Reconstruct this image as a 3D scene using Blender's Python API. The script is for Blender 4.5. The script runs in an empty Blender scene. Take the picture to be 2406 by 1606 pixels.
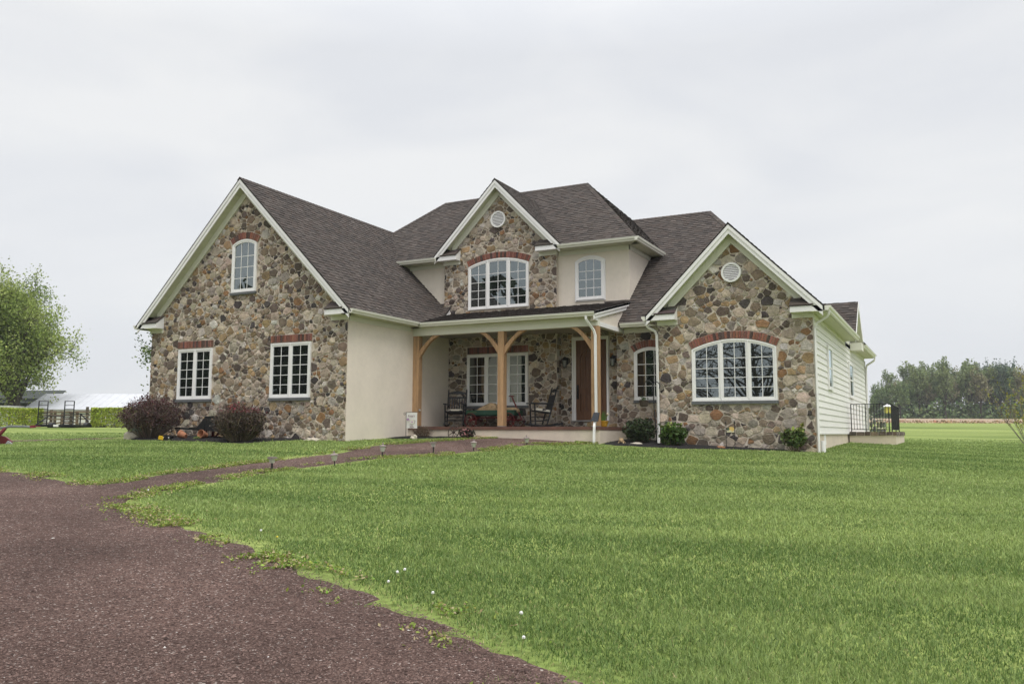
import bpy, math, random
import numpy as np
from mathutils import Vector, Matrix, geometry as mgeo

random.seed(11)
rng = np.random.default_rng(11)
SC = bpy.context.scene
COL = SC.collection
PI = math.pi

# ------------------------------------------------------------------ camera
YAW, PITCH, ROLL = -0.476482, 0.106433, 0.003108
fwd = Vector((math.sin(YAW) * math.cos(PITCH), math.cos(YAW) * math.cos(PITCH), math.sin(PITCH)))
rgt = Vector((math.cos(YAW), -math.sin(YAW), 0))
upv = rgt.cross(fwd)
r2 = rgt * math.cos(ROLL) + upv * math.sin(ROLL)
u2 = upv * math.cos(ROLL) - rgt * math.sin(ROLL)
cam_d = bpy.data.cameras.new("camera")
cam_d.sensor_width = 36.0
cam_d.lens = 29.66
cam_d.clip_end = 3000
cam = bpy.data.objects.new("camera", cam_d)
COL.objects.link(cam)
cam.matrix_world = Matrix(((r2.x, u2.x, -fwd.x, 0), (r2.y, u2.y, -fwd.y, 0), (r2.z, u2.z, -fwd.z, 0), (0, 0, 0, 1)))
SC.camera = cam
FW = np.array([-.4587, .8886])      # ground directions: away from the camera / to its right
RT = np.array([.8886, .4587])

# ------------------------------------------------------------------ sky, sun, exposure
world = bpy.data.worlds.new("World")
SC.world = world
world.use_nodes = True
wn = world.node_tree
wn.nodes.clear()
SUN_EL, SUN_AZ = math.radians(63), math.radians(125)   # azimuth: measured from +y towards +x
nt_out = wn.nodes.new("ShaderNodeOutputWorld")
bg = wn.nodes.new("ShaderNodeBackground")
sky = wn.nodes.new("ShaderNodeTexSky")
sky.sky_type = 'NISHITA'
sky.sun_disc = False
sky.sun_elevation = SUN_EL
sky.sun_rotation = SUN_AZ
tc = wn.nodes.new("ShaderNodeTexCoord")
mp = wn.nodes.new("ShaderNodeMapping")
mp.inputs['Scale'].default_value = (1.0, 1.0, 3.2)
nz = wn.nodes.new("ShaderNodeTexNoise")
nz.inputs['Scale'].default_value = 2.6
nz.inputs['Detail'].default_value = 5
nz.inputs['Roughness'].default_value = .5
nz.inputs['Distortion'].default_value = .4
rp = wn.nodes.new("ShaderNodeValToRGB")
rp.color_ramp.elements[0].position = .36
rp.color_ramp.elements[0].color = (5.85, 5.98, 6.22, 1)
rp.color_ramp.elements[1].position = .62
rp.color_ramp.elements[1].color = (6.6, 6.65, 6.68, 1)
sep = wn.nodes.new("ShaderNodeSeparateXYZ")
grd = wn.nodes.new("ShaderNodeMapRange")
grd.inputs['From Min'].default_value = .42
grd.inputs['From Max'].default_value = 1.0
grd.inputs['To Min'].default_value = 1.0
grd.inputs['To Max'].default_value = 2.4
mul = wn.nodes.new("ShaderNodeMixRGB")
mul.blend_type = 'MULTIPLY'
mul.inputs[0].default_value = 1
mixs = wn.nodes.new("ShaderNodeMixRGB")
mixs.inputs[0].default_value = .95        # cloud cover over the clear sky
wn.links.new(tc.outputs['Generated'], mp.inputs['Vector'])
wn.links.new(mp.outputs[0], nz.inputs['Vector'])
wn.links.new(nz.outputs['Fac'], rp.inputs[0])
wn.links.new(tc.outputs['Generated'], sep.inputs[0])
wn.links.new(sep.outputs['Z'], grd.inputs['Value'])
wn.links.new(rp.outputs[0], mul.inputs[1])
wn.links.new(grd.outputs[0], mul.inputs[2])
wn.links.new(sky.outputs[0], mixs.inputs[1])
wn.links.new(mul.outputs[0], mixs.inputs[2])
wn.links.new(mixs.outputs[0], bg.inputs['Color'])
bg.inputs['Strength'].default_value = .1
wn.links.new(bg.outputs[0], nt_out.inputs[0])

sun_d = bpy.data.lights.new("sun", 'SUN')
sun_d.energy = 1.5
sun_d.angle = math.radians(28)
sun_d.color = (1, .97, .92)
sun = bpy.data.objects.new("sun", sun_d)
COL.objects.link(sun)
sdir = Vector((math.sin(SUN_AZ) * math.cos(SUN_EL), math.cos(SUN_AZ) * math.cos(SUN_EL), math.sin(SUN_EL)))
sun.rotation_euler = sdir.to_track_quat('Z', 'Y').to_euler()
sun.location = (0, 0, 40)

SC.view_settings.view_transform = 'Standard'
SC.view_settings.look = 'None'
SC.view_settings.exposure = 0.45
SC.view_settings.gamma = 1.0
SC.view_settings.use_curve_mapping = False
SC.cycles.max_bounces = 6
SC.cycles.diffuse_bounces = 2
SC.cycles.glossy_bounces = 3
SC.cycles.transparent_max_bounces = 6

# ------------------------------------------------------------------ materials
def mat(name, col=(.5, .5, .5), attr=False, rough=.75, noise=None, noise2=None, bump=None, metal=0., spec=.35, stretch=None, transl=0.):
    """procedural surface; noise=(scale, amount) varies the colour, bump=(scale, strength, distance)"""
    m = bpy.data.materials.new(name)
    m.use_nodes = True
    n, l = m.node_tree.nodes, m.node_tree.links
    p = n['Principled BSDF']
    p.inputs['Roughness'].default_value = rough
    p.inputs['Metallic'].default_value = metal
    p.inputs['Specular IOR Level'].default_value = spec
    if attr:
        a = n.new("ShaderNodeAttribute")
        a.attribute_name = "Col"
        src = a.outputs['Color']
    else:
        c = n.new("ShaderNodeRGB")
        c.outputs[0].default_value = (*col, 1)
        src = c.outputs[0]
    t = n.new("ShaderNodeTexCoord")
    vec = t.outputs['Object']
    if stretch:
        q = n.new("ShaderNodeMapping")
        q.inputs['Scale'].default_value = stretch
        l.new(vec, q.inputs[0])
        vec = q.outputs[0]
    for nn in (noise, noise2):
        if not nn:
            continue
        z = n.new("ShaderNodeTexNoise")
        z.inputs['Scale'].default_value = nn[0]
        z.inputs['Detail'].default_value = 6
        z.inputs['Roughness'].default_value = .6
        l.new(vec, z.inputs['Vector'])
        r = n.new("ShaderNodeMapRange")
        r.inputs['From Min'].default_value = .3
        r.inputs['From Max'].default_value = .7
        r.inputs['To Min'].default_value = 1 - nn[1]
        r.inputs['To Max'].default_value = 1 + nn[1]
        l.new(z.outputs['Fac'], r.inputs['Value'])
        x = n.new("ShaderNodeMixRGB")
        x.blend_type = 'MULTIPLY'
        x.inputs[0].default_value = 1
        l.new(src, x.inputs[1])
        l.new(r.outputs[0], x.inputs[2])
        src = x.outputs[0]
    l.new(src, p.inputs['Base Color'])
    if bump:
        z = n.new("ShaderNodeTexNoise")
        z.inputs['Scale'].default_value = bump[0]
        z.inputs['Detail'].default_value = 5
        l.new(vec, z.inputs['Vector'])
        b = n.new("ShaderNodeBump")
        b.inputs['Strength'].default_value = bump[1]
        b.inputs['Distance'].default_value = bump[2]
        l.new(z.outputs['Fac'], b.inputs['Height'])
        l.new(b.outputs[0], p.inputs['Normal'])
    if transl:
        tr = n.new("ShaderNodeBsdfTranslucent")
        l.new(src, tr.inputs['Color'])
        mx = n.new("ShaderNodeMixShader")
        mx.inputs[0].default_value = transl
        o = n['Material Output']
        l.new(p.outputs[0], mx.inputs[1])
        l.new(tr.outputs[0], mx.inputs[2])
        l.new(mx.outputs[0], o.inputs['Surface'])
    return m

M = {}
M['stone'] = mat("field_stone", attr=True, rough=.85, noise=(8, .3), noise2=(40, .22), bump=(30, .8, .02))
M['mortar'] = mat("mortar", (.56, .49, .41), rough=.95, noise=(25, .14), noise2=(3, .1), bump=(60, .5, .01))
M['brick'] = mat("brick", attr=True, rough=.85, noise=(40, .2), bump=(80, .4, .005))
M['brick_mortar'] = mat("brick_mortar", (.42, .35, .29), rough=.95, noise=(30, .12))
M['white'] = mat("white_trim", (.81, .795, .785), rough=.45, noise=(3, .03))
M['cream'] = mat("cream_trim", (.70, .69, .60), rough=.5, noise=(3, .03))
M['soffit'] = mat("soffit_vinyl", (.60, .60, .47), rough=.6, noise=(4, .03))
M['spout'] = mat('white_aluminium', (.78, .77, .75), rough=.4, noise=(2, .03))
M['gutter'] = mat("gutter_paint", (.72, .71, .63), rough=.4, noise=(2, .03))
M['stucco'] = mat("stucco", (.72, .645, .555), rough=.95, noise=(1.1, .06), noise2=(7, .03), bump=(120, .5, .005))
M['plinth'] = mat("plinth_stucco", (.62, .535, .44), rough=.95, noise=(2.2, .1), noise2=(60, .05), bump=(150, .3, .004))
M['shingle'] = mat("asphalt_shingle", attr=True, rough=.9, noise=(1.1, .1), noise2=(160, .22), bump=(260, .5, .004))
M['shingle_base'] = mat("shingle_underlay", (.028, .025, .024), rough=.9, noise=(5, .1))
M['siding'] = mat("vinyl_siding", (.78, .765, .73), rough=.5, noise=(1.5, .03))
M['wood'] = mat("cedar_post", (.40, .245, .13), rough=.7, noise=(3.0, .26), noise2=(14, .22), stretch=(5, 5, .45), bump=(20, .3, .004))
M['door'] = mat("door_wood", (.125, .058, .028), rough=.4, noise=(3.0, .25), noise2=(16, .2), stretch=(6, 6, .4), bump=(20, .2, .003))
M['deck'] = mat("brown_slab", (.135, .068, .05), rough=.8, noise=(5, .22), bump=(50, .4, .005))
M['slate'] = mat("slate_sill", (.12, .125, .13), rough=.6, noise=(6, .15))
M['black'] = mat("black_paint", (.013, .013, .015), rough=.45, noise=(8, .2))
M['iron'] = mat("black_iron", (.014, .015, .016), rough=.5, noise=(20, .3), spec=.4)
M['ceiling'] = mat('ceiling_shade_tone', (.34, .31, .27), rough=.7)  # ceiling colour darkened to deepen the shade under the porch
M['metal'] = mat("zinc_metal", (.45, .45, .45), rough=.4, metal=.8, noise=(6, .1))

def glass_mat():
    m = bpy.data.materials.new("window_glass")
    m.use_nodes = True
    n, l = m.node_tree.nodes, m.node_tree.links
    p = n['Principled BSDF']
    p.inputs['Base Color'].default_value = (.012, .014, .013, 1)
    p.inputs['Roughness'].default_value = .5
    p.inputs['Specular IOR Level'].default_value = .0
    g = n.new("ShaderNodeBsdfGlossy")
    g.inputs['Color'].default_value = (.80, .90, .92, 1)
    g.inputs['Roughness'].default_value = .004
    f = n.new("ShaderNodeFresnel")
    f.inputs['IOR'].default_value = 1.5
    a = n.new("ShaderNodeMath")
    a.operation = 'MULTIPLY_ADD'
    a.inputs[1].default_value = 1.5
    a.inputs[2].default_value = .17
    a.use_clamp = True
    z = n.new("ShaderNodeTexNoise")
    z.inputs['Scale'].default_value = 1.3
    z.inputs['Detail'].default_value = 1
    b = n.new("ShaderNodeBump")
    b.inputs['Strength'].default_value = .03
    b.inputs['Distance'].default_value = .02
    t = n.new("ShaderNodeTexCoord")
    l.new(t.outputs['Object'], z.inputs['Vector'])
    l.new(z.outputs['Fac'], b.inputs['Height'])
    l.new(b.outputs[0], g.inputs['Normal'])
    l.new(f.outputs[0], a.inputs[0])
    x = n.new("ShaderNodeMixShader")
    l.new(a.outputs[0], x.inputs[0])
    l.new(p.outputs[0], x.inputs[1])
    l.new(g.outputs[0], x.inputs[2])
    l.new(x.outputs[0], n['Material Output'].inputs['Surface'])
    return m
M['glass'] = glass_mat()

# ------------------------------------------------------------------ object helpers
ORG = {}

def thing(name, label, cat, loc=(0, 0, 0), group=None):
    o = bpy.data.objects.new(name, None)
    o.empty_display_size = .2
    COL.objects.link(o)
    o.location = loc
    o['label'] = label
    o['category'] = cat
    if group:
        o['group'] = group
    ORG[o.name] = Vector(loc)
    return o

def tag(o, label=None, cat=None, group=None, kind=None):
    if label: o['label'] = label
    if cat: o['category'] = cat
    if group: o['group'] = group
    if kind: o['kind'] = kind
    return o

def dup(root, loc, rotz=0., scale=1., label=None, group=None):
    r = root.copy()
    COL.objects.link(r)
    r.location = loc
    r.rotation_euler = (0, 0, rotz)
    r.scale = (scale,) * 3 if not hasattr(scale, '__len__') else scale
    if label: r['label'] = label
    if group: r['group'] = group
    for ch in list(root.children):
        c = ch.copy()
        COL.objects.link(c)
        c.parent = r
        for g in list(ch.children):
            d = g.copy()
            COL.objects.link(d)
            d.parent = c
    return r

def finish(name, me, material, parent, kind=None, org=None, smooth=False):
    o = bpy.data.objects.new(name, me)
    COL.objects.link(o)
    for m in (material if isinstance(material, (list, tuple)) else [material]):
        me.materials.append(m)
    if parent is not None:
        o.parent = parent
        ORG[o.name] = ORG[parent.name]
    if kind:
        o['kind'] = kind
    if smooth:
        me.polygons.foreach_set("use_smooth", [True] * len(me.polygons))
    return o

class MB:
    """collects vertices and faces of ONE mesh object"""
    def __init__(s):
        s.v, s.f, s.c = [], [], []

    def add(s, vs, fs, col=None):
        k = len(s.v)
        s.v.extend(tuple(p) for p in vs)
        s.f.extend(tuple(k + i for i in f) for f in fs)
        s.c.extend([col or (.5, .5, .5)] * len(fs))
        return s

    def bx(s, x0, x1, y0, y1, z0, z1, col=None):
        return s.add([(x0, y0, z0), (x1, y0, z0), (x1, y1, z0), (x0, y1, z0), (x0, y0, z1), (x1, y0, z1), (x1, y1, z1), (x0, y1, z1)],
                     [(3, 2, 1, 0), (4, 5, 6, 7), (0, 1, 5, 4), (1, 2, 6, 5), (2, 3, 7, 6), (3, 0, 4, 7)], col)

    def obox(s, c, size, R=None, col=None):
        """box of a size about centre c, turned by the 3x3 matrix R"""
        hx, hy, hz = size[0] / 2, size[1] / 2, size[2] / 2
        vs = []
        for x, y, z in ((-1, -1, -1), (1, -1, -1), (1, 1, -1), (-1, 1, -1), (-1, -1, 1), (1, -1, 1), (1, 1, 1), (-1, 1, 1)):
            p = Vector((x * hx, y * hy, z * hz))
            if R is not None: p = R @ p
            vs.append(p + Vector(c))
        return s.add(vs, [(3, 2, 1, 0), (4, 5, 6, 7), (0, 1, 5, 4), (1, 2, 6, 5), (2, 3, 7, 6), (3, 0, 4, 7)], col)

    def prism(s, poly, vec, col=None):
        n = len(poly)
        vec = Vector(vec)
        a = [Vector(p) for p in poly]
        b = [p + vec for p in a]
        fs = [tuple(range(n - 1, -1, -1)), tuple(range(n, 2 * n))]
        fs += [(i, (i + 1) % n, n + (i + 1) % n, n + i) for i in range(n)]
        return s.add(a + b, fs, col)

    def bar(s, p0, p1, w, h=None, col=None, up=(0, 0, 1)):
        """square or rectangular bar between two points"""
        p0, p1 = Vector(p0), Vector(p1)
        h = h or w
        d = (p1 - p0)
        L = d.length
        d.normalize()
        u = Vector(up)
        if abs(d.dot(u)) > .98: u = Vector((0, 1, 0))
        x = d.cross(u).normalized()
        y = x.cross(d)
        R = Matrix((x, d, y)).transposed()
        return s.obox((p0 + p1) / 2, (w, L, h), R, col)

    def tube(s, pts, r, n=8, col=None, cap=True):
        pts = [Vector(p) for p in pts]
        rs = r if hasattr(r, '__len__') else [r] * len(pts)
        rings = []
        ref = None
        for i, p in enumerate(pts):
            d = (pts[min(i + 1, len(pts) - 1)] - pts[max(i - 1, 0)])
            if d.length < 1e-9: d = Vector((0, 0, 1))
            d.normalize()
            if ref is None or abs(ref.dot(d)) > .98:
                ref = Vector((1, 0, 0)) if abs(d.x) < .8 else Vector((0, 1, 0))
            x = (ref - d * ref.dot(d)).normalized()
            ref = x
            y = d.cross(x)
            rings.append([p + (x * math.cos(2 * PI * (k + .5) / n) + y * math.sin(2 * PI * (k + .5) / n)) * rs[i] for k in range(n)])
        vs = [q for rg in rings for q in rg]
        fs = []
        for i in range(len(pts) - 1):
            for k in range(n):
                a, b = i * n + k, i * n + (k + 1) % n
                fs.append((a, b, b + n, a + n))
        if cap:
            fs.append(tuple(range(n - 1, -1, -1)))
            fs.append(tuple(range((len(pts) - 1) * n, len(pts) * n)))
        return s.add(vs, fs, col)

    def lathe(s, prof, c=(0, 0, 0), n=14, col=None):
        c = Vector(c)
        vs = [c + Vector((r * math.cos(2 * PI * k / n), r * math.sin(2 * PI * k / n), z)) for r, z in prof for k in range(n)]
        fs = []
        for i in range(len(prof) - 1):
            for k in range(n):
                a, b = i * n + k, i * n + (k + 1) % n
                fs.append((a, b, b + n, a + n))
        fs.append(tuple(range(n - 1, -1, -1)))
        fs.append(tuple(range((len(prof) - 1) * n, len(prof) * n)))
        return s.add(vs, fs, col)

    def blob(s, c, r, seed=0, sub=2, col=None, amp=.18, flat=1.):
        """irregular stone-like lump"""
        import bmesh
        bm = bmesh.new()
        bmesh.ops.create_icosphere(bm, subdivisions=sub, radius=1)
        rr = random.Random(seed)
        ph = [(rr.uniform(.8, 2.6), rr.uniform(.8, 2.6), rr.uniform(.8, 2.6), rr.uniform(0, 6)) for _ in range(5)]
        vs = []
        for v in bm.verts:
            k = 1 + sum(math.sin(a * v.co.x * 2 + b * v.co.y * 2 + g * v.co.z * 2 + h) for a, b, g, h in ph) * amp / 2.2
            vs.append((c[0] + v.co.x * r[0] * k, c[1] + v.co.y * r[1] * k, c[2] + v.co.z * r[2] * k * flat))
        bm.verts.index_update()
        fs = [tuple(v.index for v in f.verts) for f in bm.faces]
        bm.free()
        return s.add(vs, fs, col)

    def build(s, name, material, parent=None, kind=None, smooth=False):
        off = ORG[parent.name] if parent is not None else Vector((0, 0, 0))
        me = bpy.data.meshes.new(name)
        me.from_pydata([(p[0] - off.x, p[1] - off.y, p[2] - off.z) for p in s.v], [], s.f)
        ca = me.attributes.new("Col", 'FLOAT_COLOR', 'CORNER')
        arr = np.ones((len(me.loops), 4), np.float32)
        tot = [len(f) for f in s.f]
        arr[:, :3] = np.repeat(np.array(s.c, np.float32).reshape(-1, 3), tot, axis=0)
        ca.data.foreach_set("color", arr.ravel())
        return finish(name, me, material, parent, kind, smooth=smooth)

def np_mesh(name, V, F, C, material, parent=None, kind=None, tag_org=None):
    """large mesh from arrays: V (n,3), F (m,3|4), C (m,3) colour per face"""
    off = ORG[parent.name] if parent is not None else Vector((0, 0, 0))
    V = np.asarray(V, np.float32) - np.array(off, np.float32)
    F = np.asarray(F, np.int32)
    k = F.shape[1]
    me = bpy.data.meshes.new(name)
    me.vertices.add(len(V))
    me.vertices.foreach_set("co", V.ravel())
    me.loops.add(F.size)
    me.loops.foreach_set("vertex_index", F.ravel())
    me.polygons.add(len(F))
    me.polygons.foreach_set("loop_start", np.arange(0, F.size, k, dtype=np.int32))
    me.polygons.foreach_set("loop_total", np.full(len(F), k, np.int32))
    me.update(calc_edges=True)
    ca = me.attributes.new("Col", 'FLOAT_COLOR', 'CORNER')
    arr = np.ones((F.size, 4), np.float32)
    arr[:, :3] = np.repeat(np.asarray(C, np.float32), k, axis=0)
    ca.data.foreach_set("color", arr.ravel())
    return finish(name, me, material, parent, kind)

def leaf_arrays(P, size, colf, up=.0, aspect=1.6):
    """one small quad leaf at every point of P, turned at random"""
    n = len(P)
    a = rng.normal(size=(n, 3))
    a[:, 2] += up
    a /= np.linalg.norm(a, axis=1)[:, None] + 1e-9
    b = np.cross(a, rng.normal(size=(n, 3)))
    b /= np.linalg.norm(b, axis=1)[:, None] + 1e-9
    c = np.cross(a, b)
    s = (np.asarray(size) * rng.uniform(.65, 1.35, n))[:, None]
    V = np.stack([P - b * s * aspect / 2, P + c * s / 2, P + b * s * aspect / 2, P - c * s / 2], 1).reshape(-1, 3)
    F = np.arange(4 * n).reshape(-1, 4)
    return V, F, colf

def joinarr(lst):
    V, F, C, k = [], [], [], 0
    for v, f, c in lst:
        V.append(v); F.append(f + k); C.append(c)
        k += len(v)
    return np.concatenate(V), np.concatenate(F), np.concatenate(C)

def jitcol(base, n, amt=.2, hue=.08):
    c = np.array(base)[None, :] * (1 + rng.normal(0, amt, (n, 1)))
    c = c * (1 + rng.normal(0, hue, (n, 3)))
    return np.clip(c, .003, .95)

def jc(base, amt=.15, hue=.05):
    k = 1 + random.gauss(0, amt)
    return tuple(min(.95, max(.004, b * k * (1 + random.gauss(0, hue)))) for b in base)

# ------------------------------------------------------------------ terrain
def du(d, u, z):
    p = FW * d + RT * u
    return (p[0], p[1], z)
CP = np.array([(-20.98, 17.3, -.13), (-13.7, 17.3, -.235), (-7.93, 20.1, -.28), (-13.1, 20.1, -.17), (-10, 20.05, -.13), (-6.65, 21.2, -.285),
 (-2.81, 21.2, -.431), (-2.81, 28.3, -.32), (-1.46, 28.37, -.33), (-1.46, 33.5, -.33),
 du(16, -3.4, -.68), du(20.3, .4, -.46), du(16, 4, -.72), du(16, 10, -.78), du(11, 0, -.97), du(11, -6, -.93), du(11, 6, -.99), du(5, -3, -1.24),
 du(5, 0, -1.25), du(5, 3, -1.26), du(0, 0, -1.47), du(-10, 0, -1.8), du(-10, 10, -1.8), du(-10, -10, -1.75),
 du(17, -10, -.6), du(23, -14, -.40), du(30, -17, -.34), du(50, -24, .17), du(60, -27, .35), du(50, -10, .15),
 du(22, 12, -.55), du(30, 17, -.42), du(50, 25, -.05), du(80, 40, .7), du(110, 55, 1.35), du(110, 0, 1.3), du(110, -55, 1.3), du(80, -30, .7),
 du(60, 20, .2), du(200, 110, 3.4), du(200, 0, 3.4), du(200, -100, 3.4), du(24, -30, -.4), du(0, -25, -1.4), du(0, 25, -1.5), du(400, 0, 7),
 du(400, 220, 7), du(400, -220, 7), du(40, 5, -.1), du(-60, 0, -2.6), du(-60, 60, -2.6), du(-60, -60, -2.6)])
def _kern(d2):
    return .5 * d2 * np.log(d2 + 1e-6)
_X = CP[:, :2] / 20.
_n = len(CP)
_K = _kern(((_X[:, None] - _X[None]) ** 2).sum(-1)) + np.eye(_n) * .02
_P = np.c_[np.ones(_n), _X]
_W = np.linalg.solve(np.block([[_K, _P], [_P.T, np.zeros((3, 3))]]), np.r_[CP[:, 2], 0, 0, 0])
def tz(x, y):
    x = np.atleast_1d(np.asarray(x, float)); y = np.atleast_1d(np.asarray(y, float))
    out = np.empty(len(x))
    for i in range(0, len(x), 60000):
        X = np.stack([x[i:i + 60000], y[i:i + 60000]], -1) / 20.
        D = ((X[:, None, :] - _X) ** 2).sum(-1)
        out[i:i + 60000] = _kern(D) @ _W[:-3] + _W[-3] + X @ _W[-2:]
    return out
def gz(x, y):
    return float(tz(x, y)[0])
def gp(d, u, dz=0.):
    p = FW * d + RT * u
    return Vector((p[0], p[1], gz(p[0], p[1]) + dz))

def inpoly(x, y, poly):
    r = np.zeros(len(x), bool)
    n = len(poly)
    for i in range(n):
        x1, y1 = poly[i]
        x2, y2 = poly[(i + 1) % n]
        c = ((y1 > y) != (y2 > y))
        if y1 != y2:
            r ^= c & (x < (x2 - x1) * (y - y1) / (y2 - y1) + x1)
    return r

def polydist(x, y, poly, closed=True):
    d = np.full(len(x), 1e9)
    n = len(poly)
    for i in range(n if closed else n - 1):
        a = np.array(poly[i]); b = np.array(poly[(i + 1) % n])
        ab = b - a
        t = np.clip(((x - a[0]) * ab[0] + (y - a[1]) * ab[1]) / (ab @ ab + 1e-12), 0, 1)
        d = np.minimum(d, np.hypot(x - a[0] - t * ab[0], y - a[1] - t * ab[1]))
    return d

_perm = rng.random((256, 256))
def vnoise(x, y):
    """smooth value noise, 0..1"""
    xi = np.floor(x).astype(int); yi = np.floor(y).astype(int)
    fx = x - xi; fy = y - yi
    fx = fx * fx * (3 - 2 * fx); fy = fy * fy * (3 - 2 * fy)
    g = lambda a, b: _perm[a % 256, b % 256]
    return (g(xi, yi) * (1 - fx) + g(xi + 1, yi) * fx) * (1 - fy) + (g(xi, yi + 1) * (1 - fx) + g(xi + 1, yi + 1) * fx) * fy
# ------------------------------------------------------------------ ground, drives, beds
def axis(parts):
    out = []
    for a, b, s in parts:
        out += list(np.arange(a, b - 1e-6, s))
    return np.array(out + [parts[-1][1]])

AX = axis([(-520, -120, 40), (-120, -50, 7), (-50, -26, 2), (-26, 12, .5), (12, 40, 2), (40, 120, 8), (120, 520, 40)])
AY = axis([(-160, -40, 20), (-40, -8, 4), (-8, 36, .5), (36, 70, 2), (70, 160, 6), (160, 700, 30)])
gx, gy = np.meshgrid(AX, AY)
V = np.stack([gx.ravel(), gy.ravel(), tz(gx.ravel(), gy.ravel())], 1)
V_GROUND_MIN = V[:, 2].min()
nx, ny = len(AX), len(AY)
ii = (np.arange(ny - 1)[:, None] * nx + np.arange(nx - 1)[None]).ravel()
Fq = np.stack([ii, ii + 1, ii + nx + 1, ii + nx], 1)

def lawn_mat():
    m = mat("lawn_ground", (.1, .2, .05), rough=.9, bump=(60, .6, .03))
    n, l = m.node_tree.nodes, m.node_tree.links
    p = n['Principled BSDF']
    p.inputs['Specular IOR Level'].default_value = .1
    t = n.new("ShaderNodeTexCoord")
    def noise(scale, sx, sy, detail=4):
        q = n.new("ShaderNodeMapping")
        q.inputs['Rotation'].default_value = (0, 0, -.4765)     # streaks run along the mowing direction
        q.inputs['Scale'].default_value = (sx, sy, 1)
        l.new(t.outputs['Object'], q.inputs[0])
        z = n.new("ShaderNodeTexNoise")
        z.inputs['Scale'].default_value = scale
        z.inputs['Detail'].default_value = detail
        l.new(q.outputs[0], z.inputs['Vector'])
        return z.outputs['Fac']
    a = noise(.35, .16, 1.3)
    b = noise(.12, .5, 1.)
    c = noise(14, 1, 1, 6)
    r = n.new("ShaderNodeValToRGB")
    e = r.color_ramp.elements
    e[0].position, e[0].color = .41, (.135, .19, .047, 1)
    e[1].position, e[1].color = .59, (.29, .345, .105, 1)
    x = n.new("ShaderNodeMath"); x.operation = 'ADD'
    y = n.new("ShaderNodeMath"); y.operation = 'MULTIPLY'; y.inputs[1].default_value = .5
    l.new(a, x.inputs[0]); l.new(b, x.inputs[1]); l.new(x.outputs[0], y.inputs[0]); l.new(y.outputs[0], r.inputs[0])
    k = n.new("ShaderNodeMapRange")
    k.inputs['From Min'].default_value = .3; k.inputs['From Max'].default_value = .7
    k.inputs['To Min'].default_value = .62; k.inputs['To Max'].default_value = 1.25
    l.new(c, k.inputs['Value'])
    w = n.new("ShaderNodeMixRGB"); w.blend_type = 'MULTIPLY'; w.inputs[0].default_value = 1
    l.new(r.outputs[0], w.inputs[1]); l.new(k.outputs[0], w.inputs[2])
    l.new(w.outputs[0], p.inputs['Base Color'])
    return m
M['lawn'] = lawn_mat()
g = np_mesh("ground", V, Fq, np.ones((len(Fq), 3)) * .1, M['lawn'], kind="structure")
g.data.polygons.foreach_set("use_smooth", [True] * len(g.data.polygons))

def sheet(name, poly, step, dz, material, kind="structure", noise=0., grow=0.):
    """a sheet that follows the ground inside a polygon, with an uneven outline"""
    P = []
    n = len(poly)
    for i in range(n):
        a = np.array(poly[i]); b = np.array(poly[(i + 1) % n])
        k = max(1, int(np.hypot(*(b - a)) / step))
        nrm = np.array([b[1] - a[1], a[0] - b[0]]) / (np.hypot(*(b - a)) + 1e-9)
        for j in range(k):
            q = a + (b - a) * j / k
            if noise: q = q + nrm * noise * (vnoise(np.array([q[0] * 2.3 + 40]), np.array([q[1] * 2.3 + 40]))[0] - .5 + .5 * (vnoise(np.array([q[0] * 7 + 90]), np.array([q[1] * 7 + 90]))[0] - .5))
            P.append((q[0], q[1]))
    OUT = list(P)
    if grow:
        ar = sum(P[i][0] * P[(i + 1) % len(P)][1] - P[(i + 1) % len(P)][0] * P[i][1] for i in range(len(P)))
        sg = 1 if ar > 0 else -1
        P2 = []
        for i in range(len(P)):
            a, b = np.array(P[i - 1]), np.array(P[(i + 1) % len(P)])
            t = (b - a) / (np.hypot(*(b - a)) + 1e-9)
            k = grow * (.25 + 1.1 * vnoise(np.array([P[i][0] * 1.9 + 5]), np.array([P[i][1] * 1.9 + 8]))[0])
            P2.append((P[i][0] + sg * t[1] * k, P[i][1] - sg * t[0] * k))
        P = P2
    B = np.array(P)
    m = len(P)
    s2 = max(step * 2, .3)
    X, Y = np.meshgrid(np.arange(B[:, 0].min(), B[:, 0].max(), s2), np.arange(B[:, 1].min(), B[:, 1].max(), s2))
    X, Y = X.ravel(), Y.ravel()
    ok = inpoly(X, Y, P)
    X, Y = X[ok], Y[ok]
    ok = polydist(X, Y, P) > step * .4
    pts = [Vector(p) for p in P] + [Vector((a, b)) for a, b in zip(X[ok], Y[ok])]
    vo, _, fo, *_ = mgeo.delaunay_2d_cdt(pts, [(i, (i + 1) % m) for i in range(m)], [], 1, 1e-5)
    vx = np.array([v.x for v in vo]); vy = np.array([v.y for v in vo])
    # the whole edge loop turned under the ground so that no gap shows
    rim = polydist(vx, vy, P) < 1e-3
    V = np.stack([vx, vy, tz(vx, vy) + np.where(rim, -.012, dz)], 1)
    mb = MB()
    mb.add([tuple(v) for v in V], [tuple(f) for f in fo], (.2, .2, .2))
    o = mb.build(name, material, None, kind, smooth=True)
    return o, OUT

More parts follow.
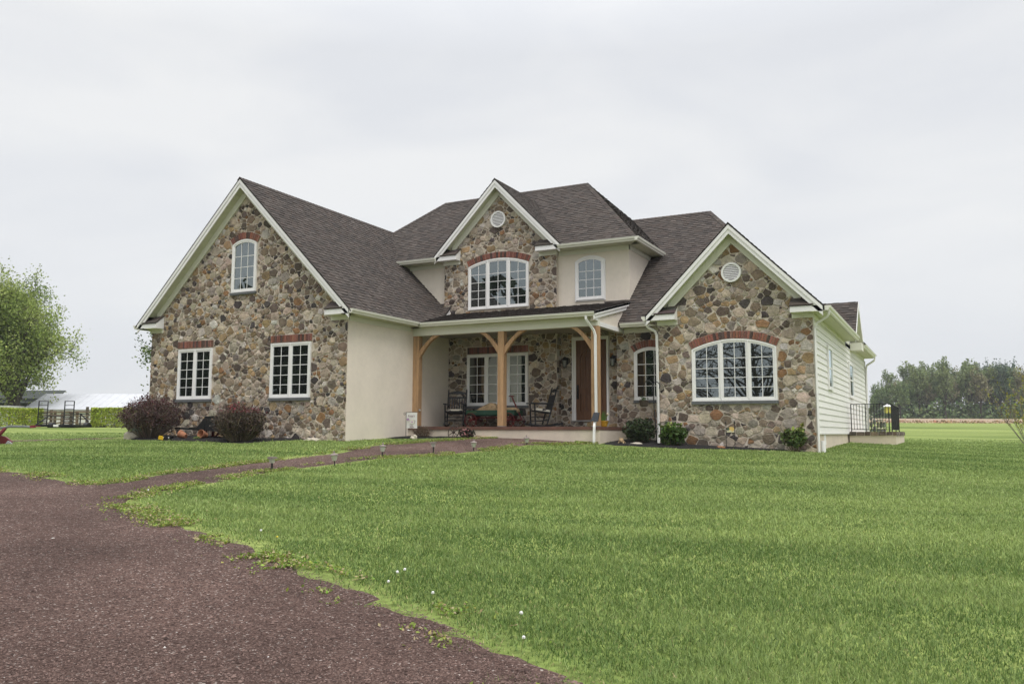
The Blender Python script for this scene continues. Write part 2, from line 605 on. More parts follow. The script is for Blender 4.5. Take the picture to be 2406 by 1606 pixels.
def gravel_mat():
    m = mat("red_gravel", (.19, .122, .115), rough=.95)
    n, l = m.node_tree.nodes, m.node_tree.links
    p = n['Principled BSDF']
    p.inputs['Specular IOR Level'].default_value = .15
    t = n.new("ShaderNodeTexCoord")
    v = n.new("ShaderNodeTexVoronoi"); v.inputs['Scale'].default_value = 75; v.inputs['Randomness'].default_value = 1
    l.new(t.outputs['Object'], v.inputs['Vector'])
    r = n.new("ShaderNodeValToRGB")
    e = r.color_ramp.elements
    e[0].position, e[0].color = 0, (.052, .030, .025, 1)
    e[1].position, e[1].color = .93, (.152, .100, .084, 1)
    q = e.new(.99); q.color = (.36, .31, .28, 1)
    h = n.new("ShaderNodeSeparateColor")
    l.new(v.outputs['Color'], h.inputs[0]); l.new(h.outputs[0], r.inputs[0])
    z = n.new("ShaderNodeTexNoise"); z.inputs['Scale'].default_value = .55; z.inputs['Detail'].default_value = 5
    l.new(t.outputs['Object'], z.inputs['Vector'])
    k = n.new("ShaderNodeMapRange"); k.inputs['From Min'].default_value = .3; k.inputs['From Max'].default_value = .7
    k.inputs['To Min'].default_value = .66; k.inputs['To Max'].default_value = 1.38
    l.new(z.outputs['Fac'], k.inputs['Value'])
    z2 = n.new("ShaderNodeTexNoise"); z2.inputs['Scale'].default_value = 9; z2.inputs['Detail'].default_value = 6
    l.new(t.outputs['Object'], z2.inputs['Vector'])
    k2 = n.new("ShaderNodeMapRange"); k2.inputs['From Min'].default_value = .3; k2.inputs['From Max'].default_value = .7
    k2.inputs['To Min'].default_value = .78; k2.inputs['To Max'].default_value = 1.2
    l.new(z2.outputs['Fac'], k2.inputs['Value'])
    w = n.new("ShaderNodeMixRGB"); w.blend_type = 'MULTIPLY'; w.inputs[0].default_value = 1
    w2 = n.new("ShaderNodeMixRGB"); w2.blend_type = 'MULTIPLY'; w2.inputs[0].default_value = 1
    l.new(r.outputs[0], w.inputs[1]); l.new(k.outputs[0], w.inputs[2])
    l.new(w.outputs[0], w2.inputs[1]); l.new(k2.outputs[0], w2.inputs[2])
    l.new(w2.outputs[0], p.inputs['Base Color'])
    b = n.new("ShaderNodeBump"); b.inputs['Strength'].default_value = .8; b.inputs['Distance'].default_value = .012
    b2 = n.new("ShaderNodeBump"); b2.inputs['Strength'].default_value = .6; b2.inputs['Distance'].default_value = .05
    l.new(v.outputs['Distance'], b.inputs['Height']); b.invert = True
    l.new(z2.outputs['Fac'], b2.inputs['Height'])
    l.new(b2.outputs[0], b.inputs['Normal']); l.new(b.outputs[0], p.inputs['Normal'])
    return m
M['gravel'] = gravel_mat()

DRIVE = [(-34, 8.7), (-26, 9.1), (-20, 9.25), (-15.04, 9.3), (-14.14, 9.2), (-12.9, 8.91), (-12.2, 8.66), (-11.75, 8.72), (-11.63, 9.31), (-11.98, 10.46), (-12.07, 11.53),
         (-12.17, 13.08), (-12.05, 14.74), (-12.28, 16.8), (-11.9, 18.55), (-11.35, 19.7), (-10.95, 20.12), (-8.0, 20.12), (-8.3, 19.75),
         (-9.35, 18.98), (-9.71, 16.99), (-10.01, 15.6), (-10.69, 14.64), (-10.66, 13.05), (-10.83, 11.65), (-10.63, 10.16), (-10.0, 8.23),
         (-9.72, 7.76), (-9.3, 7.35), (-8.48, 7.05), (-7.24, 6.52), (-6.08, 6.17), (-5.02, 5.61), (-4.03, 5.17), (-3.2, 4.8), (-2.6, 4.51), (-2.11, 4.23),
         (-1.72, 4.08), (0, 3.2), (3, 1), (6, -2), (6, -14), (-34, -14)]
drive, DRIVE_E = sheet("driveway", DRIVE, .22, .02, M['gravel'], noise=.13, grow=.15)
SIDE = [(-44, 21.6), (-29.68, 18.6), (-23.5, 17.35), (-21.1, 16.95), (-20.9, 16.3), (-20.1, 15.8), (-24.36, 15.6), (-30, 15.55), (-44, 15.6)]
side_drive, SIDE_E = sheet("side_driveway", SIDE, .4, .018, M['gravel'], noise=.3)
M['mulch'] = mat("black_mulch", (.018, .016, .016), rough=.95, noise=(30, .6), bump=(45, 1., .05))
MU = [
 [(-21.05, 17.4), (-20.7, 16.25), (-19.96, 15.82), (-18.85, 15.56), (-17.94, 15.51), (-16.82, 15.72), (-16.15, 15.48), (-15.52, 15.65), (-15.33, 16.41), (-15.1, 17.02), (-14.4, 17.25), (-14.4, 17.45)],
 [(-13.75, 18.3), (-13.6, 18.89), (-12.82, 19.12), (-12.31, 19.75), (-11.31, 19.95), (-10.93, 20.1), (-10.9, 20.2), (-13.75, 20.2)],
 [(-8.04, 20.08), (-7.25, 19.93), (-6.48, 20.01), (-5.74, 20.09), (-5.07, 20.39), (-4.41, 20.7), (-3.94, 20.8), (-3.58, 20.9), (-2.85, 21.1), (-2.85, 21.3), (-6.6, 21.3), (-6.6, 22.3), (-7.9, 22.3), (-7.9, 20.2)]]
MU_E = []
for k, p in enumerate(MU):
    o, e = sheet("mulch_bed", p, .12, .035, M['mulch'], noise=.16)
    MU_E.append(e)
M['field'] = mat("stubble_field", (.33, .245, .165), rough=.95, noise=(.5, .35), noise2=(3, .3), stretch=(.3, 1, 1))
FIELD = [tuple(FW * d + RT * u) for d, u in ((112, -20), (111, 60), (110, 260), (205, 300), (205, -20))]
sheet("field", FIELD, 6, .12, M['field'], noise=.6)

# ------------------------------------------------------------------ grass blades
def house_mask(x, y):
    a = (x > -21.02) & (x < -13.69) & (y > 17.28) & (y < 40)
    b = (x > -13.75) & (x < -7.85) & (y > 20.1) & (y < 40)
    c = (x > -7.9) & (x < -6.6) & (y > 22.2) & (y < 40)
    d = (x > -6.66) & (x < -2.78) & (y > 21.18) & (y < 40)
    e = (x > -2.9) & (x < -1.44) & (y > 28.35) & (y < 33.9)
    return a | b | c | d | e

def grass(n, d0, d1, hmul, wmin):
    d = (d0 ** .5 + (d1 ** .5 - d0 ** .5) * rng.random(n)) ** 2
    half = d * .635 + 1.0
    u = (rng.random(n) * 2 - 1) * half
    k = rng.random(n) > (d - 20) / 22
    d, u = d[k], u[k]
    x = FW[0] * d + RT[0] * u; y = FW[1] * d + RT[1] * u
    keep = ~house_mask(x, y)
    edge = np.full(len(x), 1e9)
    for E in (DRIVE_E, SIDE_E, *MU_E):
        ins = inpoly(x, y, E)
        ed = polydist(x, y, E)
        keep &= ~ins | ((ed < .42 * vnoise(x * 2.1 + 11, y * 2.1 + 3) * vnoise(x * 9 + 1, y * 9 + 23) * 1.8 - .03) & (rng.random(len(x)) < .5))
        edge = np.minimum(edge, ed)
    x, y, d, edge = x[keep], y[keep], d[keep], edge[keep]
    a1 = vnoise(x * 1.1, y * 1.1); a2 = vnoise(x * .28 + 9, y * .28 + 5); a3 = vnoise(x * 4 + 31, y * 4 + 7)
    um = x * RT[0] + y * RT[1]; dm = x * FW[0] + y * FW[1]
    dm = dm + .22 * um
    a4 = .6 * vnoise(um * .22 + 3, dm * 1.7 + 17) + .4 * vnoise(um * .5 + 33, dm * 4.2 + 7)
    # thin, worn and weedy strip along the gravel
    thin = np.clip((edge - .03) / .34 + .5 * (a3 - .5), 0, 1)
    dry = np.clip(1 - edge / .22, 0, 1) * (vnoise(x * .9 + 71, y * .9 + 13) > .42)
    keep = rng.random(len(x)) < .10 + .90 * thin * np.clip(.62 + a3, 0, 1)
    x, y, d, edge, a1, a2, a3, a4, dry = [q[keep] for q in (x, y, d, edge, a1, a2, a3, a4, dry)]
    n = len(x)
    z = tz(x, y)
    h = hmul * rng.uniform(.6, 1.3, n) * (.7 + .6 * a1) * (1 + .4 * (rng.random(n) < .03)) * np.where(edge < .3, rng.uniform(.5, 1.35, n), 1.)
    w = .0034 * (d / 5.) ** .85 * rng.uniform(.7, 1.4, n)
    th = rng.uniform(0, 2 * PI, n)
    lean = rng.normal(0, 1.0, n)
    tx, ty = np.cos(th), np.sin(th)
    lx, ly = np.cos(th + 1.57 + rng.normal(0, .6, n)), np.sin(th + 1.57 + rng.normal(0, .6, n))
    V = np.empty((n, 3, 3))
    V[:, 0] = np.stack([x - tx * w, y - ty * w, z - .004], 1)
    V[:, 1] = np.stack([x + tx * w, y + ty * w, z - .004], 1)
    V[:, 2] = np.stack([x + lx * lean * h, y + ly * lean * h, z + h], 1)
    mixv = np.clip(.55 * a2 + .38 * a1 + .75 * a4 - .34 + rng.normal(0, .2, n), 0, 1)[:, None]
    C = np.array([.100, .172, .042]) * (1 - mixv) + np.array([.350, .435, .150]) * mixv
    C *= rng.uniform(.7, 1.32, n)[:, None]
    yel = (rng.random(n) < .035) | (rng.random(n) < dry * .6)
    V[yel, 2, 2] = z[yel] + h[yel] * .55
    C[yel] = np.array([.46, .39, .20]) * rng.uniform(.6, 1.2, (yel.sum(), 1))
    return V.reshape(-1, 3), np.arange(3 * n).reshape(-1, 3), C
M['blade'] = mat("grass_blade", attr=True, rough=.55, spec=.25, transl=.3)
parts = [grass(1050000, 4.3, 40, .034, .003)]
np_mesh("grass", *joinarr(parts), M['blade'], kind="stuff")

# low weeds and moss creeping over the edge of the gravel
def edge_weeds(n):
    k0 = next(i for i, q in enumerate(DRIVE_E) if q[0] < -11.5 and q[1] < 9.4 and q[0] > -16)
    E = np.array([q for q in DRIVE_E if -17 < q[0] < 1 and q[1] > 2.4])
    i = rng.integers(0, len(E), n)
    x = E[i, 0] + rng.normal(0, .13, n); y = E[i, 1] + rng.normal(0, .13, n)
    keep = (vnoise(x * 1.7 + 51, y * 1.7 + 9) > .42) & (vnoise(x * 8 + 2, y * 8 + 77) > .38)
    x, y = x[keep], y[keep]
    n = len(x)
    z = tz(x, y) + .022 + rng.random(n) ** 2 * .03
    C = jitcol((.23, .30, .06), n, .3, .1)
    dry = rng.random(n) < .22
    C[dry] = jitcol((.42, .34, .2), int(dry.sum()), .2, .05)
    return leaf_arrays(np.stack([x, y, z], 1), .017, C, 1.2, 1.8)
np_mesh("edge_weeds", *edge_weeds(100000), M['blade'], kind="stuff")

# loose stones on the drive and pale limestone chips
def pebbles(name, n, d0, d1, size, cols, only=None):
    d = d0 + (d1 - d0) * rng.random(n * 2) ** 1.4
    u = (rng.random(n * 2) * 2 - 1) * (d * .63 + .5)
    x = FW[0] * d + RT[0] * u; y = FW[1] * d + RT[1] * u
    k = inpoly(x, y, DRIVE_E)
    x, y, d = x[k][:n], y[k][:n], d[k][:n]
    n = len(x)
    s = size * rng.lognormal(0, .35, n)
    z = tz(x, y) + .02 + s * .25
    base = np.array([(1, 0, 0), (0, 1, 0), (-1, 0, 0), (0, -1, 0), (0, 0, .75), (0, 0, -.75)])
    fs = np.array([(0, 1, 4), (1, 2, 4), (2, 3, 4), (3, 0, 4)])
    th = rng.uniform(0, 6.28, n)
    ct, st = np.cos(th), np.sin(th)
    b = base[None] * (1 + rng.normal(0, .28, (n, 6, 1)))
    b = b * np.stack([rng.uniform(.7, 1.4, n), rng.uniform(.6, 1.1, n), rng.uniform(.6, 1.1, n)], 1)[:, None, :]
    X = b[..., 0] * ct[:, None] - b[..., 1] * st[:, None]; Y = b[..., 0] * st[:, None] + b[..., 1] * ct[:, None]
    V = np.stack([X * s[:, None] + x[:, None], Y * s[:, None] + y[:, None], b[..., 2] * s[:, None] + z[:, None]], -1)
    F = fs[None] + (np.arange(n) * 6)[:, None, None]
    ci = rng.integers(0, len(cols), n)
    C = np.array(cols)[ci] * rng.uniform(.7, 1.3, (n, 1))
    np_mesh(name, V.reshape(-1, 3), F.reshape(-1, 3), np.repeat(C, 4, axis=0), M['pebble'], kind="stuff")
M['pebble'] = mat("gravel_stone", attr=True, rough=.9, noise=(60, .2))
pebbles("gravel", 110000, 4.4, 12, .0045, [(.085, .051, .043), (.12, .077, .065), (.06, .036, .03), (.165, .11, .094)])
pebbles("pale_gravel", 60, 4.4, 15, .007, [(.6, .57, .54), (.45, .42, .40), (.62, .6, .56)])

# dandelion clocks and flowers along the edge of the lawn (each a thing with a stem and a head)
M['stem'] = mat("weed_stem", (.2, .23, .08), rough=.7)
M['fluff'] = mat("dandelion_fluff", (.72, .72, .70), rough=.9)
M['yellow'] = mat("yellow_petal", (.75, .55, .02), rough=.7)
def dandelion(d, u, h, seed, label):
    p = gp(d, u)
    t = thing("dandelion", label, "flower", p, "dandelions along the driveway edge")
    mb = MB().tube([p, p + Vector((.004, 0, h * .6)), p + Vector((.012, .004, h))], .0022, 5, (.2, .23, .08))
    mb.build("stem", M['stem'], t)
    hd = MB().blob(p + Vector((.012, .004, h + .012)), (.0125, .0125, .012) if seed else (.013, .013, .006), seed, 1, (.7, .7, .7), .1)
    hd.build("seed_head" if seed else "flower_head", M['fluff'] if seed else M['yellow'], t)
# ------------------------------------------------------------------ the house
house = thing("house", "large farmhouse of fieldstone and stucco with brown shingle gables and a timber porch", "house", (-12, 21.2, -.3))

def clip_half(poly, a, b, c):
    """keep the part of a 2D polygon where a*x+b*y<=c"""
    out = []
    n = len(poly)
    for i in range(n):
        p, q = poly[i], poly[(i + 1) % n]
        dp = a * p[0] + b * p[1] - c
        dq = a * q[0] + b * q[1] - c
        if dp <= 0: out.append(p)
        if (dp < 0 < dq) or (dq < 0 < dp):
            t = dp / (dp - dq)
            out.append((p[0] + (q[0] - p[0]) * t, p[1] + (q[1] - p[1]) * t))
    return out

def area2(p):
    return sum(p[i][0] * p[(i + 1) % len(p)][1] - p[(i + 1) % len(p)][0] * p[i][1] for i in range(len(p))) / 2

STONE_COLS = [((.43, .365, .285), 20), ((.37, .30, .235), 20), ((.32, .225, .125), 13), ((.25, .14, .07), 5), ((.205, .155, .112), 21),
              ((.118, .09, .073), 14), ((.065, .054, .051), 7), ((.50, .46, .41), 8), ((.29, .25, .215), 12)]
_SC = [c for c, w in STONE_COLS for _ in range(w)]
ALL_STONES = []      # (seen size, wall part, verts, faces, colour)

def stone_wall(name, outline, y, holes, mean, wall_part):
    """fieldstone laid over a wall in the plane y, facing -y; outline and holes are convex polygons in (x, z)"""
    if area2(outline) < 0: outline = outline[::-1]
    holes = [h if area2(h) > 0 else h[::-1] for h in holes]
    xs = [p[0] for p in outline]; zs = [p[1] for p in outline]
    x0, x1, z0, z1 = min(xs), max(xs), min(zs), max(zs)
    KZ = 1.22                       # stones lie a little flat
    cell = .16
    grid = {}
    seeds = []
    n_try = int(26 * (x1 - x0) * (z1 - z0) / (mean * mean))
    for _ in range(n_try):
        x = random.uniform(x0 - .1, x1 + .1); z = random.uniform(z0 - .1, z1 + .1)
        r = min(.19, max(.05, random.lognormvariate(math.log(mean * 1.16), .40)))
        gx_, gz_ = int(x / cell), int(z * KZ / cell)
        ok = True
        for i in range(gx_ - 2, gx_ + 3):
            for j in range(gz_ - 2, gz_ + 3):
                for (a, b, rr) in grid.get((i, j), ()):
                    if (a - x) ** 2 + ((b - z) * KZ) ** 2 < (.64 * (r + rr)) ** 2:
                        ok = False; break
                if not ok: break
            if not ok: break
        if ok:
            grid.setdefault((gx_, gz_), []).append((x, z, r))
            seeds.append((x, z, r))
    for (sx, sz, sr) in seeds:
        poly = [(sx - .5, sz - .5), (sx + .5, sz - .5), (sx + .5, sz + .5), (sx - .5, sz + .5)]
        gx_, gz_ = int(sx / cell), int(sz * KZ / cell)
        for i in range(gx_ - 4, gx_ + 5):
            for j in range(gz_ - 4, gz_ + 5):
                for (a, b, rr) in grid.get((i, j), ()):
                    if a == sx and b == sz: continue
                    dx, dz = a - sx, (b - sz) * KZ
                    D2 = dx * dx + dz * dz
                    if D2 > (sr + rr + .42) ** 2: continue
                    t = .5 + (sr * sr - rr * rr) / (2 * D2)
                    t = min(.85, max(.15, t))
                    # half plane in the stretched space
                    poly = clip_half(poly, dx, dz * KZ, dx * (sx + dx * t) + dz * KZ * (sz) + dz * dz * t)
                    if len(poly) < 3: break
                if len(poly) < 3: break
            if len(poly) < 3: break
        if len(poly) < 3: continue
        n = len(outline)
        for i in range(n):
            p, q = outline[i], outline[(i + 1) % n]
            ex, ez = q[0] - p[0], q[1] - p[1]
            poly = clip_half(poly, ez, -ex, ez * p[0] - ex * p[1])
            if len(poly) < 3: break
        bad = len(poly) < 3
        for h in holes:
            if bad: break
            best, be = -1e9, None
            for i in range(len(h)):
                p, q = h[i], h[(i + 1) % len(h)]
                ex, ez = q[0] - p[0], q[1] - p[1]
                L = math.hypot(ex, ez) + 1e-9
                dd = (ez * (sx - p[0]) - ex * (sz - p[1])) / L
                if dd > best: best, be = dd, (ez / L, -ex / L, (ez * p[0] - ex * p[1]) / L)
            if best < -.03: bad = True; break
            if best < .4: poly = clip_half(poly, -be[0], -be[1], -be[2])
            if len(poly) < 3: bad = True
        if bad: continue
        # drop needle corners, shrink for the joint, round the corners
        g_ = random.uniform(.004, .011)
        for _ in range(2):
            if len(poly) < 3: break
            src = list(poly)
            A = area2(src)
            if A < 0: src = src[::-1]
            nn = len(src)
            sh = [(src[i], src[(i + 1) % nn]) for i in range(nn)]
            for p, q in sh:
                ex, ez = q[0] - p[0], q[1] - p[1]
                L = math.hypot(ex, ez)
                if L < 1e-6: continue
                poly = clip_half(poly, ez / L, -ex / L, (ez * p[0] - ex * p[1]) / L - g_ * .5 * random.uniform(.7, 1.4))
                if len(poly) < 3: break
        if len(poly) < 3: continue
        A = abs(area2(poly))
        if A < .0011: continue
        merged = []
        for p in poly:
            if not merged or math.hypot(p[0] - merged[-1][0], p[1] - merged[-1][1]) > .02: merged.append(p)
        if len(merged) < 3: continue
        poly = merged
        lim = random.uniform(.36, .52) * math.sqrt(A)
        while len(poly) > 4:
            nn = len(poly)
            e_, i_ = min((math.hypot(poly[i][0] - poly[(i + 1) % nn][0], poly[i][1] - poly[(i + 1) % nn][1]), i) for i in range(nn))
            if e_ > lim: break
            def turn(i):
                p, q, r = poly[i - 1], poly[i], poly[(i + 1) % nn]
                return abs((q[0] - p[0]) * (r[1] - q[1]) - (q[1] - p[1]) * (r[0] - q[0]))
            j_ = (i_ + 1) % nn
            poly.pop(i_ if turn(i_) < turn(j_) else j_)
        poly = [(p[0] + random.gauss(0, .004), p[1] + random.gauss(0, .004)) for p in poly]
        if area2(poly) < 0: poly = poly[::-1]
        c = random.uniform(.07, .14)
        ch = []
        nn = len(poly)
        for i in range(nn):
            p, q = poly[i], poly[(i + 1) % nn]
            ch.append((p[0] + (q[0] - p[0]) * c, p[1] + (q[1] - p[1]) * c))
            mx, mz = (p[0] + q[0]) / 2, (p[1] + q[1]) / 2
            if math.hypot(p[0] - q[0], p[1] - q[1]) > .08:
                k = random.gauss(0, .009)
                ch.append((mx + k, mz + random.gauss(0, .009)))
            ch.append((p[0] + (q[0] - p[0]) * (1 - c), p[1] + (q[1] - p[1]) * (1 - c)))
        cx = sum(p[0] for p in ch) / len(ch); cz = sum(p[1] for p in ch) / len(ch)
        H = random.uniform(.009, .026)
        tx, tzz = random.gauss(0, .06), random.gauss(0, .07)
        vs, n = [], len(ch)
        for p in ch: vs.append((p[0], y + .004, p[1]))
        for p in ch: vs.append((p[0], y - H * .62, p[1]))
        ins = min(.3, .013 / (math.sqrt(A) + .02))
        for p in ch:
            qx, qz = p[0] + (cx - p[0]) * ins, p[1] + (cz - p[1]) * ins
            vs.append((qx, min(y - .006, y - H + tx * (qx - cx) + tzz * (qz - cz) + random.gauss(0, .0022)), qz))
        vs.append((cx + random.gauss(0, .01), y - H - random.uniform(.0, .012), cz + random.gauss(0, .01)))
        fs = []
        for i in range(n):
            j = (i + 1) % n
            fs.append((i, j, n + j, n + i))
            fs.append((n + i, n + j, 2 * n + j, 2 * n + i))
            fs.append((2 * n + i, 2 * n + j, 3 * n))
        dist2 = cx * cx + y * y + cz * cz
        col = jc(random.choice(_SC), .15, .022)
        ALL_STONES.append((A * y / math.sqrt(dist2) / dist2, wall_part, vs, fs, col))

def flush_stones():
    ALL_STONES.sort(key=lambda s: -s[0])
    rest = {}
    for k, (sz, wp, vs, fs, col) in enumerate(ALL_STONES):
        if k < 300:
            MB().add(vs, fs, col).build("stone", M['stone'], wp)
        else:
            rest.setdefault(wp.name, (wp, MB()))[1].add(vs, fs, col)
    allm = MB()
    for wp, mb in rest.values():
        allm.add(mb.v, mb.f, None)
        allm.c[-len(mb.f):] = mb.c
    allm.build("fieldstones", M['stone'], house, kind="stuff")

# ---- windows
def arc_fn(x0, x1, spring, crown):
    """height of the head of an opening: flat, or a circular arc"""
    if crown - spring < 1e-4:
        return lambda x: spring
    c = (x0 + x1) / 2
    hw = (x1 - x0) / 2
    s = crown - spring
    R = (hw * hw + s * s) / (2 * s)
    zc = crown - R
    return lambda x: zc + math.sqrt(max(1e-9, R * R - (x - c) ** 2))

def ring(mb, xa, xb, zb, T, off, w, ya, yb, n=12, wb=None):
    """a frame of width w between ya (back) and yb (front) round the region xa..xb, zb..T-off"""
    wb = wb or w
    o = [(xa, zb), (xb, zb)]
    i_ = [(xa + w, zb + wb), (xb - w, zb + wb)]
    for k in range(n + 1):
        t = k / n
        x = xb + (xa - xb) * t
        o.append((x, T(x) - off))
        xi = (xb - w) + ((xa + w) - (xb - w)) * t
        i_.append((xi, T(xi) - off - w))
    m = len(o)
    vs = [(p[0], yb, p[1]) for p in o] + [(p[0], yb, p[1]) for p in i_] + [(p[0], ya, p[1]) for p in o] + [(p[0], ya, p[1]) for p in i_]
    fs = []
    for k in range(m):
        j = (k + 1) % m
        fs += [(k, j, m + j, m + k), (m + k, m + j, 3 * m + j, 3 * m + k), (j, k, 2 * m + k, 2 * m + j)]
    mb.add(vs, fs)

def window(x0, x1, z0, spring, crown, y, splits, cols, rows, sill=None, proud=.05, label=None):
    T = arc_fn(x0, x1, spring, crown)
    w = MB()
    ring(w, x0, x1, z0, T, 0, .042, y + .01, y - proud, 16)
    xs = [x0] + list(splits) + [x1]
    for s in splits:
        w.bx(s - .014, s + .014, y + .005, y - proud - .006, z0 + .04, T(s) - .03)
    win = w.build("window", M['white'], house)
    if label: win['label'] = label
    for i in range(len(xs) - 1):
        a = xs[i] + (.036 if i == 0 else .012)
        b = xs[i + 1] - (.036 if i == len(xs) - 2 else .012)
        s = MB()
        ring(s, a, b, z0 + .036, T, .036, .052, y + .004, y - proud + .012, 12, .06)
        s.build("sash", M['white'], win)
        a2, b2, zb, off = a + .046, b - .046, z0 + .09, .082
        pts = [(a2, zb), (b2, zb)] + [(b2 + (a2 - b2) * k / 10, T(b2 + (a2 - b2) * k / 10) - off) for k in range(11)]
        ta, tb = random.gauss(0, .005), random.gauss(0, .004)
        MB().add([(p[0], y - proud + .034 + ta * (p[0] - (a2 + b2) / 2) + tb * (p[1] - (zb + spring) / 2), p[1]) for p in pts], [tuple(range(len(pts)))]).build("pane", M['glass'], win)
        g_ = MB()
        yf = y - proud + .026
        for k in range(1, cols):
            x = a2 + (b2 - a2) * k / cols
            g_.bx(x - .008, x + .008, yf, yf + .007, zb, T(x) - off)
        ztop = T((a2 + b2) / 2) - off if crown == spring else spring - off + (crown - spring) * .35
        zs_ = [zb + (ztop - zb) * k / rows for k in range(1, rows)]
        for z in zs_:
            g_.bx(a2, b2, yf + .0015, yf + .0065, z - .008, z + .008)
        g_.build("grille", M['white'], win)
    if sill:
        MB().bx(x0 - .02, x1 + .02, y + .01, y - .075, z0 - sill, z0 - .004).build("sill", M['slate'], win)
    return win

BR = [(.215, .088, .063), (.24, .098, .07), (.18, .075, .056), (.205, .10, .078), (.09, .056, .05), (.25, .11, .078)]
def brick_flat(x0, x1, z0, z1, y):
    n = int(round((x1 - x0) / .0685))
    hd = MB().bx(x0 - .008, x1 + .008, y + .004, y - .014, z0 - .008, z1 + .008).build("brick_lintel", M['brick_mortar'], house)
    p = (x1 - x0) / n
    for k in range(n):
        b = MB()
        d = y - .03 - random.uniform(0, .008)
        b.bx(x0 + p * k + .006, x0 + p * (k + 1) - .006, y, d, z0 + random.uniform(-.003, .003), z1 + random.uniform(-.004, .004), jc(random.choice(BR), .15))
        b.build("brick", M['brick'], hd)
    return [(x0 - .02, z0 - .03), (x1 + .02, z0 - .03), (x1 + .02, z1 + .02), (x0 - .02, z1 + .02)]

def brick_arch(x0, x1, spring, crown, h, y):
    c = (x0 + x1) / 2; hw = (x1 - x0) / 2; s = crown - spring
    R = (hw * hw + s * s) / (2 * s); zc = crown - R
    a = math.asin(hw / R)
    r0 = R + .016
    r1 = r0 + h
    n = int(round(2 * a * (r0 + h / 2) / .0705))
    m = 24
    pts = [(c + r0 * math.sin(-a + 2 * a * k / m), zc + r0 * math.cos(-a + 2 * a * k / m)) for k in range(m + 1)]
    out = [(c + (r1 + .006) * math.sin(a * 1.01 - 2.02 * a * k / m), zc + (r1 + .006) * math.cos(a * 1.01 - 2.02 * a * k / m)) for k in range(m + 1)]
    bm_ = MB()
    for k in range(m):
        q = [pts[k], pts[k + 1], out[m - k - 1], out[m - k]]
        bm_.prism([(p[0], y + .004, p[1]) for p in q], (0, -.016, 0))
    hd = bm_.build("brick_arch", M['brick_mortar'], house)
    for k in range(n):
        t0 = -a + 2 * a * (k + .09) / n; t1 = -a + 2 * a * (k + .91) / n
        rr0, rr1 = r0 + random.uniform(-.002, .004), r1 + random.uniform(-.005, .003)
        q = [(c + rr0 * math.sin(t0), zc + rr0 * math.cos(t0)), (c + rr0 * math.sin(t1), zc + rr0 * math.cos(t1)),
             (c + rr1 * math.sin(t1), zc + rr1 * math.cos(t1)), (c + rr1 * math.sin(t0), zc + rr1 * math.cos(t0))]
        MB().prism([(p[0], y - .004, p[1]) for p in q], (0, -.028 - random.uniform(0, .008), 0), jc(random.choice(BR), .15)).build("brick", M['brick'], hd)
    hole = [(c + (r1 + .012) * math.sin(a * 1.04 - 2.08 * a * k / 8), zc + (r1 + .012) * math.cos(a * 1.04 - 2.08 * a * k / 8)) for k in range(9)]
    return [(x0 - .015, spring - .3), (x1 + .015, spring - .3)] + hole

def rect(x0, x1, z0, z1):
    return [(x0, z0), (x1, z0), (x1, z1), (x0, z1)]

# ---- shingled roofs
SH = [(.066, .053, .046), (.058, .048, .043), (.077, .063, .056), (.070, .054, .047), (.053, .044, .040), (.084, .069, .061)]
ROOFS = MB()
def roof_plane(poly, u_dir, e=.138, seed=0, thick=.03, coarse=False):
    """one roof slope: a slab with courses of separate shingle tabs, each standing a little proud"""
    poly = [Vector(p) for p in poly]
    u = Vector(u_dir).normalized()
    nrm = Vector((0, 0, 0))
    for i in range(1, len(poly) - 1):
        nrm += (poly[i] - poly[0]).cross(poly[i + 1] - poly[0])
    nrm.normalize()
    if nrm.z < 0: nrm = -nrm
    v = nrm.cross(u)
    if v.z < 0: u = -u; v = nrm.cross(u)
    o = poly[0]
    P2 = [((p - o).dot(u), (p - o).dot(v)) for p in poly]
    slab = MB()
    slab.prism([p - nrm * .004 for p in poly], (0, 0, -thick))
    roof = slab.build("roof", M['shingle_base'], house)
    if coarse: return roof
    tabs = MB()
    v0, v1 = min(p[1] for p in P2), max(p[1] for p in P2)
    rr = random.Random(seed)
    k = 0
    vk = v0 - rr.uniform(0, .03)
    while vk < v1:
        band = clip_half(clip_half(P2, 0, 1, vk + e), 0, -1, -vk)
        if len(band) >= 3:
            us = [p[0] for p in band]
            x = min(us) - rr.uniform(0, .2)
            hi = False
            shade = rr.gauss(1, .03)
            while x < max(us):
                w = rr.uniform(.1, .24) if hi else rr.uniform(.1, .3)
                tab = clip_half(clip_half(band, 1, 0, x + w), -1, 0, -x)
                if len(tab) >= 3 and abs(area2(tab)) > 1e-4:
                    t = .017 if hi else .007
                    base = rr.choice(SH)
                    kk = shade * rr.gauss(1, .06) * (1.06 if hi else .92)
                    col = tuple(c * kk for c in base)
                    top = [o + u * p[0] + v * p[1] + nrm * (.002 + t * (1 - (p[1] - vk) / e)) for p in tab]
                    tabs.add(top, [tuple(range(len(top)))], col)
                    # butt edge of the tab, its shadow line painted in as a darker colour
                    lo = [p for p in tab if p[1] < vk + 1e-4]
                    if len(lo) >= 2:
                        a, b = min(lo), max(lo)
                        A0 = o + u * a[0] + v * a[1]; B0 = o + u * b[0] + v * b[1]
                        tabs.add([A0, B0, B0 + nrm * (.002 + t), A0 + nrm * (.002 + t)], [(0, 1, 2, 3)], tuple(c * .6 for c in col))
                x += w
                hi = not hi
        vk += e
        k += 1
    tabs.build("shingles", M['shingle'], roof, kind="stuff")
    return roof

